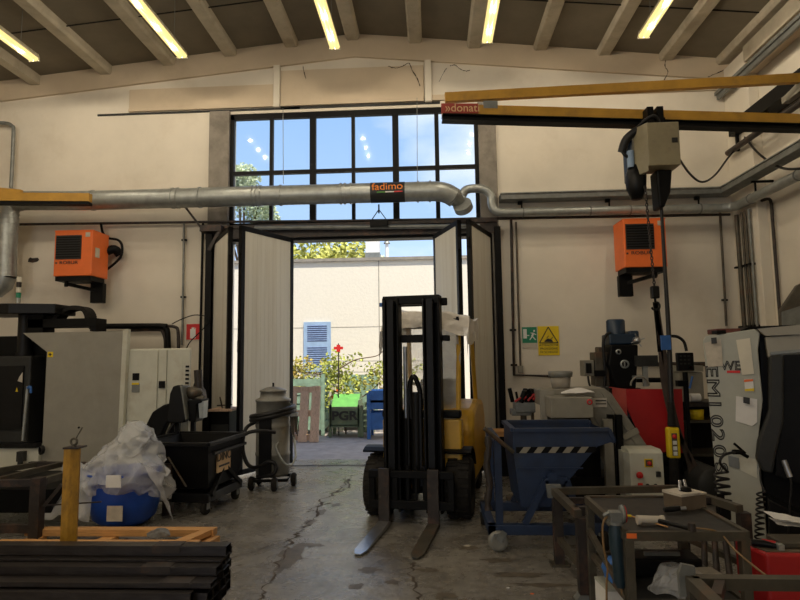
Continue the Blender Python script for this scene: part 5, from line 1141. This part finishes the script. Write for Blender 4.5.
# ================================================= WHITE CNC
P0=at(705,520,5.45); P0.z=0; XR=-.42
t=thing('cnc_lathe','large white and dark grey machine tool with outlined lettering down its front panel','machine',P0,XR)
def K(px,py,Y=0):
    r=ray(px,py); nx,ny=-math.sin(XR),math.cos(XR); k=(nx*P0.x+ny*P0.y)/(nx*r.x+ny*r.y); p=CAM+r*k-P0
    return (p.x*math.cos(XR)+p.y*math.sin(XR), p.z+0.0)
b=MB(); b.prism([K(703,340),K(706,336),K(755,329),K(760,333),K(758,350),K(763,400),K(757,450),K(760,470),K(768,545),(K(768,545)[0],0),(K(722,520)[0],0),K(718,500)],'Y',0,1.6); b.build('end_panel','cncw',t,bevel=.012)
b=MB(); b.prism([K(760,330),K(830,326),K(840,520),K(768,520),K(764,470),K(764,400)],'Y',.12,1.6); b.build('cavity','black',t)
b=MB(); b.prism([K(757,329),K(830,322),K(830,333),K(765,336)],'Y',-.05,1.6); b.build('top_rail','cnc',t)
b=MB(); b.prism([K(765,337),K(830,331),K(830,355),K(768,358)],'Y',-.02,.12); b.build('top_door','galvd' if 0 else 'cnc',t,bevel=.01)
b=MB(); b.prism([K(770,352),K(800,349),K(820,349),K(820,351.5),K(800,352),K(770,355)],'Y',-.05,-.02); b.build('chrome_handle','galvd',t)
b=MB(); b.prism([K(768,356),K(783,355),K(783,420),K(776,450),K(772,472),K(762,470),K(755,458),K(757,440),K(768,410)],'Y',-.09,.06); b.build('door_column','dkgrey',t,bevel=.02)
b=MB(); b.prism([K(783,355),K(840,352),K(840,495),K(775,474),K(776,450),K(783,420)],'Y',-.05,.1); b.build('door_window','black',t)
b=MB(); b.prism([K(767,496),K(840,530),K(840,620),K(769,560)],'Y',-.12,.2); b.build('lower_skirt','blacks',t,bevel=.01)
b=MB(); q0=K(782,458);q1=K(788,474); b.cyl((q0[0],-.12,q0[1]),(q1[0],-.14,q1[1]),.022); b.build('nozzle','steel',t)
b=MB(); b.tube(smoothpath([(K(785,466)[0],-.13,K(785,466)[1]),(K(789,480)[0],-.14,K(789,480)[1]),(K(787,505)[0],-.15,K(787,505)[1]),(K(786,540)[0],-.14,K(786,540)[1])],4),.009,6); b.build('cable','hose',t)
# lettering reading downwards
s="EM1020S"
ys=[371,388,404,421,435,451,468]
for ch,y in zip(s,ys):
    x=708.5+(y-365)*.098; q=K(x+2,y); text('lettering',ch,.135,'dtxt',t,loc=(q[0],-.003,q[1]),rot=(PI/2,PI/2,0),outline=True,scale=(1.6,1,1))
q=K(732,366); text('lettering','WE',.11,'dtxt',t,loc=(q[0]-.01,-.004,q[1]),outline=True,scale=(.9,1,1)); b=MB(); q0=K(727,373);q1=K(740,370.5); b.box(q0[0],q1[0],-.006,0,q0[1],q1[1]); b.build('red_stripe','sred',t)
def sheet(label_name,poly,m,y=-.012):
    b=MB(); b.prism([K(*p) for p in poly],'Y',y,y+.005); return b.build(label_name,m,t)
sheet('document_pocket',[(704,343),(721,339),(723,366),(708,367)],'card'); sheet('document_pocket',[(736,340),(750,338),(754,374),(742,375)],'cream')
sheet('orange_label',[(744,382),(753,381),(753,379),(744,379.5)],'orange',-.014); sheet('warning_label',[(744,379),(753,379),(754,391.5),(745,391.5)],'white'); sheet('yellow_label',[(744.5,389),(754,388),(754,391),(744.7,391)],'syel',-.016)
sheet('paper_note',[(736,396),(757,399),(757,422),(752,426),(735.5,421)],'white'); sheet('black_clip',[(743,396.5),(749.5,397.5),(749.5,404),(743,402.5)],'dtxt',-.05); sheet('black_clip',[(711,338),(716.5,337.5),(717,343.5),(711.5,344)],'dtxt',-.05)
sheet('blue_label',[(728,455),(739,458),(739.5,469),(729,466)],'galvd',-.014); sheet('data_plate',[(739,457),(757,459),(757,478),(740,470)],'cncl',-.01)
# things on the lathe
zt=K(730,333)[1]
def onb(name,label,cat,px0,px1,h,y,m,zz_=None,d=.15):
    a_=at(px0,330,y);c_=at(px1,330,y); t2=thing(name,label,cat,((a_.x+c_.x)/2,y,zz_)); w_=(c_.x-a_.x)/2; return t2,w_
z_=at(735,332,5.5).z+.0
t2,w_=onb('red_tool_case','flat dull red case on the top edge of the white machine','case',712,735,.04,5.45,'brown',at(722,334,5.45).z)
MB().box(-w_,w_,-.1,.1,0,.045).build('case','dred',t2,bevel=.008); MB().box(-w_-.005,-w_*.3,-.105,.0,-.0,.03).build('black_edge','black',t2)  # black lower left part of the red case
t2,w_=onb('long_black_profile','long flat black bar lying on top of the white machine','bar',734,790,.05,5.9,'black',at(762,333,5.9).z); MB().prism([(-w_,0),(w_,0),(w_,.07),(-w_+.1,.06),(-w_,.02)],'Y',-.1,.1).build('bar','black',t2)
t2=thing('grey_hood','pointed grey sheet hood standing behind the white machine top','hood',(at(800,335,6.2).x,6.2,at(800,335,6.2).z-.02)); Kh=lambda px,py:(at(px,py,6.2).x-t2.location.x,at(px,py,6.2).z-t2.location.z)
b=MB(); b.prism([Kh(782,336),Kh(781,310),Kh(798,285),Kh(850,262),Kh(850,336)],'Y',0,.06); b.build('hood','worn',t2,bevel=.01); b=MB(); b.prism([Kh(782,336),Kh(781.5,312),Kh(800,306),Kh(850,300),Kh(850,336)],'Y',-.01,0); b.build('front_plate','galvd',t2)
# coiled air hoses
def coil(name,label,top,bot,turns,rad,r0,extra=None,extra2=None):
    t3=thing(name,label,'hose',bot); top=Vector(top)-Vector(bot); ps=[]
    if extra: ps+=smoothpath([Vector(e)-Vector(bot) for e in extra]+[top+Vector((rad,0,0))],4)[:-1]
    N_=int(turns*14)
    for k in range(N_+1): a_=2*PI*turns*k/N_; ps.append(top*(1-k/N_)+Vector((rad*math.cos(a_),rad*.6*math.sin(a_),0)))
    MB().tube(ps,r0,7).build('coil','hose',t3); return t3
Yc=5.12
t3=coil('coiled_hose','thick black coiled air hose hanging in front of the outlined lettering',at(721,472,Yc),at(724,501,Yc),4,.055,.011,[at(735,452,Yc-.05),at(724,455,Yc-.05),at(720,463,Yc-.05)])
b0_=Vector(at(724,501,Yc)); q=Vector(at(731,502,Yc))-b0_; b=MB(); p=Vector(at(739,452,Yc))-b0_; e=Vector(at(748,457,Yc))-b0_; b.cyl(p-Vector((.05,0,0)),p+Vector((.03,0,0)),.02); b.cyl(p,e,.014); g_=Vector(at(734,443.5,Yc))-b0_; b.cyl(g_,p+Vector((.05,0,-.01)),.010); b.build('air_gun','black',t3)
coil('coiled_hose','thin black coiled hose hanging down to the red tool cabinet',at(761,492,4.6),at(759,540,4.4),9,.028,.007,[at(760,470,4.9),at(761,482,4.7)])
a_=at(726.5,512,5.0); t3=thing('black_holster','small black open holster hooked between bench and white machine','holster',(a_.x,5.05,a_.z)); b=MB(); b.box(-.045,.045,-.04,.04,-.07,.07); b.build('pouch','black',t3,bevel=.012); MB().box(-.03,.03,.03,.045,.0,.12).build('hook','black',t3)
# ================================================= RIGHT FOREGROUND: trestle, steel table
z=.555
t=thing('steel_trestle','low rusty steel trestle frame on plate feet behind the steel work table','trestle',(.94,4.5,0))
V=lambda px,py,zz=z:(fl(px,py,zz)-Vector((.94,4.5,0)))
A1=V(554,491);A2=V(578,514);A3=V(678,488.5);A4=V(740,509)
b=MB(); b.bar(A1,A3,.05,.05); b.build('rear_rail','worn',t); MB().bar(A1,A2,.05,.05).build('side_rail','worn',t); MB().bar(A3,A4,.05,.05).build('side_rail','worn',t) 
b=MB(); m1=A1.lerp(A2,.45);m2=A3.lerp(A4,.6); b.bar(m1,m2,.04,.04); m1=A1.lerp(A2,.85); b.bar(m1,m1+Vector((.5,.0,0)),.05,.05); b.build('cross_rail','rust',t)
b=MB(); b.prism([(A1.x-.05,z-.05),(A1.x+.07,z-.05),(A1.x+.05,z+.05),(A1.x-.06,z+.05)],'Y',A1.y-.02,A1.y+.02); b.build('upright_plate','galvd',t)
for P_ in (A1,A2,A3,A4):
    x,y=P_.x,P_.y
    o=MB().box(x-.035+.02,x+.035+.02,y-.035,y+.035,.01,z-.02).build('leg','rust',t); MB().box(x-.07+.02,x+.07+.02,y-.06,y+.06,0,.015).build('foot_plate','worn',o)
    MB().prism([(x-.045,.015),(x+.085,.015),(x+.055,.05),(x-.015,.05)],'Y',y-.04,y+.04).build('foot_socket','galvd',o) if P_ is A2 else None
MB().bar((A1.x+.02,A1.y,.2),(A2.x+.02,A2.y,.2),.04,.04).build('lower_rail','worn',t); MB().bar((A3.x,A3.y,.2),(A4.x,A4.y,.2),.04,.04).build('lower_rail','worn',t)
z=.70
t=thing('work_table','steel welding table with angle-iron frame and dark sheet top','table',(1.24,3.5,0)); O=Vector((1.24,3.5,0))
x0,x1,y0,y1=-.27,.335,-.31,.47
b=MB(); b.box(x0+.01,x1-.01,y0+.01,y1-.01,z-.02,z-.008); b.build('table_top','table',t)
b=MB()
for p,q in (((x0,y0),(x1,y0)),((x1,y0),(x1,y1)),((x1,y1),(x0,y1)),((x0,y1),(x0,y0))): b.bar((*p,z-.02),(*q,z-.02),.028,.045)
b.build('angle_frame','worn',t)
for (x,y) in ((x0+.015,y0+.01),(x1-.015,y0+.01),(x0+.015,y1-.01),(x1-.015,y1-.01)): MB().box(x-.022,x+.022,y-.022,y+.022,0,z-.03).build('leg','worn',t,bevel=.002)
b=MB(); b.box(x0+.02,x1-.02,y0+.0,y0+.03,.33,.36); b.box(x0,x0+.03,y0,y1,.33,.36); b.box(x1-.03,x1,y0,y1,.33,.36); b.box(x0,x1,y1-.03,y1,.33,.36); b.build('lower_frame','worn',t); b=MB(); b.box(x0+.02,x1-.02,y0+.03,y1-.03,.335,.345); b.build('lower_shelf','table',t)
b=MB(); b.bar((x0,y1-.02,.50),(x0,y0+.02,.36),.03,.03); b.build('brace','worn',t)
q=MB(); q.box(x0+.0,x0+.05,y0-.016,y0-.013,z-.03,z-.005); q.build('orange_paint_mark','orange',t)
# grinder hung on the left edge
gx,gy=at(617,520,3.26).x,3.26
t=thing('angle_grinder','teal bodied angle grinder hanging by its head from the near left table edge','grinder',(gx-.01,gy,at(617,511,3.26).z-.085))
b=MB(); b.tube([(0,0,.02),(0,0,-.02),(0,0,-.09),(.005,0,-.16),(.01,0,-.27),(.01,0,-.30)],[.03,.036,.037,.030,.033,.02],16); b.build('body','teal',t)
b=MB(); b.tube([(0,0,.02),(0,0,.035)],.042,16); b.box(-.03,.03,-.03,.03,.03,.085); b.cyl((-.02,0,.08),(-.06,-.0,.06),.010); b.build('gear_head','galvd',t,bevel=.003)
b=MB(); b.lathe([(0,.03),(.045,.03),(.048,.045),(.012,.05),(0,.05)],(.0,.0,.07),'X',22); b.build('guard_disc','galvd',t); b=MB(); b.lathe([(0,.046),(.044,.046),(.044,.052),(0,.052)],(0,0,.07),'X',20); b.build('flap_disc','red',t)
b=MB(); b.tube(smoothpath([(.01,0,-.3),(.03,-.02,-.38),(.02,-.03,-.5),(.0,-.0,-.6)],4),.008,6); b.tube(smoothpath([(-.04,.0,.06),(-.07,-.02,.02),(-.07,-.02,-.1),(-.05,0,-.2),(-.06,0,-.3),(-.07,.0,-.6)],4),.006,6); b.build('cord','copper',t)
MB().box(.028,.036,-.015,.015,-.19,-.14).build('label','card',t)
# hammer
def tz(px,py,zz=.70): return fl(px,py,zz)
a_=tz(659,521,.72);c_=tz(692,529,.72)
t=thing('hammer','hammer with white-taped barrel head and dark shaft lying on the steel table','hammer',a_)
b=MB(); h=tz(652,520,.72)-a_; d_=Vector((.075,-.00,0)); b.cyl(h-d_+Vector((0,0,.005)),h+d_*.75,.02); b.cyl(h-d_*1.05,h-d_*.85,.025); b.cyl(h+d_*.62,h+d_*.82,.025); b.build('head','card',t)
b=MB(); b.tube([h+Vector((.03,-.01,0)),c_-a_],.012,10); b.build('shaft','blacks',t); b=MB(); b.cyl(c_-a_-Vector((0,0,.01)),c_-a_+Vector((.0,0,.03)),.018); b.build('end_knob','rust',t)
a_=tz(631,516,.705);c_=tz(668,527,.705); t=thing('thin_stick','thin wooden stick with a yellow tip lying across the steel table','stick',a_); b=MB(); b.cyl((0,0,.0),c_-a_,.0035,n=6); b.build('stick','wood',t); b=MB(); b.cyl((0,0,.0),(-.028,.0,.002),.007,n=8); b.build('tip','syel',t)
# cardboard box and tools at back of the table
a_=tz(685,506,.70); t=thing('open_carton','small worn white-topped carton with tools at the back of the steel table','box',(a_.x,a_.y,.692),.42)
b=MB(); b.box(-.095,.095,-.07,.07,0,.085); b.build('carton','brown',t,bevel=.004); b=MB(); b.box(-.098,.05,-.073,.073,.083,.098); b.box(.0,.098,-.073,.073,.083,.093); b.build('lid','card',t)
b=MB(); b.cyl((-.03,.0,.098),(-.0,.03,.15),.009); b.cyl((.02,.0,.098),(.045,.04,.148),.009); b.build('bolt','steel',t); MB().lathe([(0,0),(.035,0),(.03,.02),(0,.022)],(0,-.01,.098),n=14).build('cap','black',t)
a_=tz(673,512,.70); t=thing('socket_tool','short black and chrome socket tool lying before the small carton','tool',(a_.x,a_.y,.712)); b=MB(); b.tube([(-.05,0,0),(-.01,0,.004),(.05,.0,.01)],[.014,.017,.013],10); b.build('body','blacks',t); MB().cyl((.04,-.008,.01),(.07,-.01,.012),.01).build('tip','steel',t)
# under-table clutter
t=thing('clear_bag','crumpled clear plastic bag on the lower shelf of the steel table','bag',(1.25,3.34,.35)); b=MB(); b.add(*sharp(lambda u,v:(.12*math.cos(u*2*PI)*math.cos(v*PI/2),.1*math.sin(u*2*PI)*math.cos(v*PI/2),.15*math.sin(v*PI/2)),30,14,.035,5,8)); b.build('film','plas',t)
t=thing('white_carton','small pale carton standing on the lower shelf of the steel table','box',(1.42,3.32,.346),.1); MB().box(-.05,.05,-.05,.05,0,.12).build('carton','card',t)
t=thing('equipment_case','dark low equipment case on the lower shelf of the steel table','case',(1.30,3.62,.346)); MB().box(-.2,.2,-.07,.12,0,.10).build('case','blacks',t,bevel=.01); MB().box(-.1,.1,-.01,.01,.10,.12).build('handle','galvd',t)
t=thing('blue_cloth','bright blue rag stuffed under the left side of the steel table','cloth',(1.02,3.55,.346)); b=MB(); b.add(*sharp(lambda u,v:(.07*math.cos(u*2*PI)*math.cos(v*PI/2),.14*math.sin(u*2*PI)*math.cos(v*PI/2),.11*math.sin(v*PI/2)),20,9,.02,8,10)); b.build('cloth','bluer',t)
a_=fl(615,596,.2); t=thing('white_carton','white carton on the floor under the near left corner of the steel table','box',(fl(614,583,.235).x,fl(614,583,.235).y,0),.1); MB().box(-.08,.10,-.10,.10,0,.235).build('carton','white',t); MB().box(-.082,.102,-.102,.102,.225,.24).build('lid','cncw',t)
# pipes lying under the table at the back
t=thing('pipe_offcut','bundle of dark steel offcuts leaning under the table towards the machine','offcut',(1.75,4.1,0)); b=MB()
for k in range(5): b.cyl((-.2+.09*k,-.4,.02+.0*k),(.15+.07*k,.35,.30+.03*k),.02)
b.build('offcuts','rust',t)
# amber cable from table to lower right
pipe('thin amber cable trailing from the steel table down over the front frame',smoothpath([tz(694,528,.71),tz(712,530,.71),tz(722,535,.68),at(735,550,2.95),at(755,567,2.85),at(772,580,2.7)],5),.005,'copper','cable',name='cable')
# red cabinet
t=thing('red_cabinet','bright red tool cabinet with clutter on top at the lower right corner','cabinet',(2.05,3.85,0))
zt=.5; a_=fl(766,554,zt);x0=a_.x-2.05; y0=a_.y-3.85
xb=fl(744,545,zt)
b=MB(); b.prism([(x0,y0),(1.0,y0-.05),(1.0,-.1),(xb.x-2.05,-.1),(xb.x-2.05,xb.y-3.85)],'Z',.06,zt); b.build('body','red',t,bevel=.015)
b=MB(); b.prism([(x0+.02,y0+.03),(.98,y0-.02),(.98,-.12),(xb.x-2.05+.02,-.12),(xb.x-2.03,xb.y-3.84)],'Z',zt,zt+.006); b.build('top_mat','brown',t)
b=MB(); b.box(x0+.05,.9,y0+.05,-.12,0,.06); b.build('plinth','black',t)
a_=fl(764,545,.52); t=thing('red_grip_tool','dark tool with red grip lying on the red cabinet','tool',(a_.x,a_.y,.508)); b=MB(); b.tube([(-.06,.02,.02),(0,0,.02),(.05,-.03,.015)],[.018,.02,.012],10); b.build('body','blacks',t); b=MB(); b.tube([(.0,.02,.03),(.06,-.01,.025)],.012,8); b.build('grip','red',t); MB().box(.05,.08,-.06,-.02,.0,.03).build('jaw','galv',t)
a_=fl(788,542,.52); t=thing('grey_tray','worn grey tray on top of the red cabinet','tray',(a_.x+.08,a_.y,.508)); b=MB(); b.box(-.15,.2,-.08,.1,0,.03); b.build('tray','worn',t,bevel=.006)
a_=fl(790,530,.56); t=thing('folded_paper','folded white papers on the grey tray at the right edge','paper',(a_.x+.06,a_.y+.1,.545)); b=MB(); b.add(*film(lambda u,v:(-.12+.25*u,-.06+.12*v,.07-.05*u+.02*v),12,6,.012,6,8)); b.add(*film(lambda u,v:(-.1+.25*u,-.06+.12*v,.04-.04*u),12,6,.01,16,8)); b.build('sheets','white',t)
# front right frame
t=thing('steel_trestle','dark steel trestle frame with mitred corner in the nearest right foreground','frame',(1.35,2.5,0)); z=.70
Vf=lambda px,py,zz=z:(fl(px,py,zz)-Vector((1.35,2.5,0)))
p0=Vf(692,582);p1=Vf(860,584);p2=Vf(722,612)
b=MB(); b.bar(p0,p1,.05,.045); b.build('rear_rail','worn',t); b=MB(); b.bar(p0,p0+(p2-p0)*1.9,.05,.045); b.build('side_rail','worn',t); b=MB(); b.bar(p0+Vector((.10,-.02,-.002)),p0+Vector((.02,-.16,-.002)),.035,.04); b.build('corner_brace','rust',t)
b=MB(); b.prism([(-.045,-.06),(.02,-.06),(.02,.055),(-.03,.065),(-.045,.03)],'Y',-.01,.01); o=b.build('corner_plate','galvd',t); o.location=p0+Vector((-.0,.02,0))
e=p0+(p2-p0)*1.9
for P_ in (p0,p1,e,Vector((p1.x,e.y,z))): MB().box(P_.x-.02,P_.x+.02,P_.y-.02,P_.y+.02,0,z-.02).build('leg','worn',t)
b=MB(); b.bar(e,(p1.x,e.y,z),.05,.045); b.build('front_rail','worn',t)
b=MB(); b.box(p0.x+.06,p1.x-.05,p0.y-.3,p0.y-.04,.44,.46); b.build('shelf','table',t)
# small floor litter
for i,(px,py,m) in enumerate(((467,546,'card'),(532,594,'orange'),(508,588,'white'),(495,551,'card'))):
    q=fl(px,py); t=thing('floor_debris',('scrap of pale debris on the floor between the forks and the skip castor','tiny orange scrap on the floor at the bottom edge','tiny white scrap on the floor left of the orange scrap','flat pale scrap beneath the front skip castor')[i],'debris',q); b=MB(); s_=.03 if i in(0,3) else .012; b.prism([(-s_,-s_*.3),(s_*.6,-s_*.5),(s_*1.2,s_*.3),(-s_*.4,s_*.6)],'Z',0,.004); b.build('scrap',m,t)
# ================================================= SKY, SUN, CAMERA
w=bpy.data.worlds.new('sky'); sc.world=w; w.use_nodes=True; nt=w.node_tree;N=nt.nodes;L=nt.links; bg=N['Background']
tc=N.new('ShaderNodeTexCoord'); sp=N.new('ShaderNodeSeparateXYZ'); L.new(tc.outputs['Generated'],sp.inputs[0])
gr=N.new('ShaderNodeValToRGB'); gr.color_ramp.elements[0].position=.02; gr.color_ramp.elements[0].color=(.55,.72,.95,1); gr.color_ramp.elements[1].position=.6; gr.color_ramp.elements[1].color=(.20,.40,.80,1)
L.new(sp.outputs['Z'],gr.inputs[0])
mp=N.new('ShaderNodeMapping'); mp.inputs['Scale'].default_value=(1.2,1.2,2.6); mp.inputs['Location'].default_value=(.35,.0,.15); L.new(tc.outputs['Generated'],mp.inputs[0])
nz=N.new('ShaderNodeTexNoise'); nz.inputs['Scale'].default_value=2.4; nz.inputs['Detail'].default_value=8; nz.inputs['Roughness'].default_value=.55; L.new(mp.outputs[0],nz.inputs['Vector'])
# clouds thicken towards the east (+x)
ad=N.new('ShaderNodeMath'); ad.operation='MULTIPLY_ADD'; L.new(sp.outputs['X'],ad.inputs[0]); ad.inputs[1].default_value=.42; L.new(nz.outputs['Fac'],ad.inputs[2])
cr=N.new('ShaderNodeValToRGB'); cr.color_ramp.elements[0].position=.42; cr.color_ramp.elements[1].position=.60; L.new(ad.outputs[0],cr.inputs[0])
mx=N.new('ShaderNodeMixRGB'); mx.inputs[2].default_value=(.72,.80,.95,1); L.new(cr.outputs[0],mx.inputs[0]); L.new(gr.outputs[0],mx.inputs[1]); L.new(mx.outputs[0],bg.inputs[0]); bg.inputs[1].default_value=1.35
su=bpy.data.lights.new('sun','SUN'); su.energy=7.6; su.angle=.009; su.color=(1,.92,.76); so=bpy.data.objects.new('sun',su); COL.objects.link(so)
dv=Vector((.18,-.36,.92)).normalized(); so.rotation_euler=dv.to_track_quat('Z','Y').to_euler(); so.location=(0,0,20)
cam=bpy.data.cameras.new('camera'); cam.sensor_width=36; cam.lens=F/800*36; cam.clip_end=200
co=bpy.data.objects.new('camera',cam); COL.objects.link(co)
Rm=Matrix((Xw,Yw,Zw))   # rows: world axes in camera space -> maps camera vectors to world
co.matrix_world=Matrix.Translation(CAM)@Rm.to_4x4(); sc.camera=co
vs=sc.view_settings; vs.view_transform='Standard'; vs.look='None'; vs.gamma=1; vs.exposure=0; vs.use_curve_mapping=False
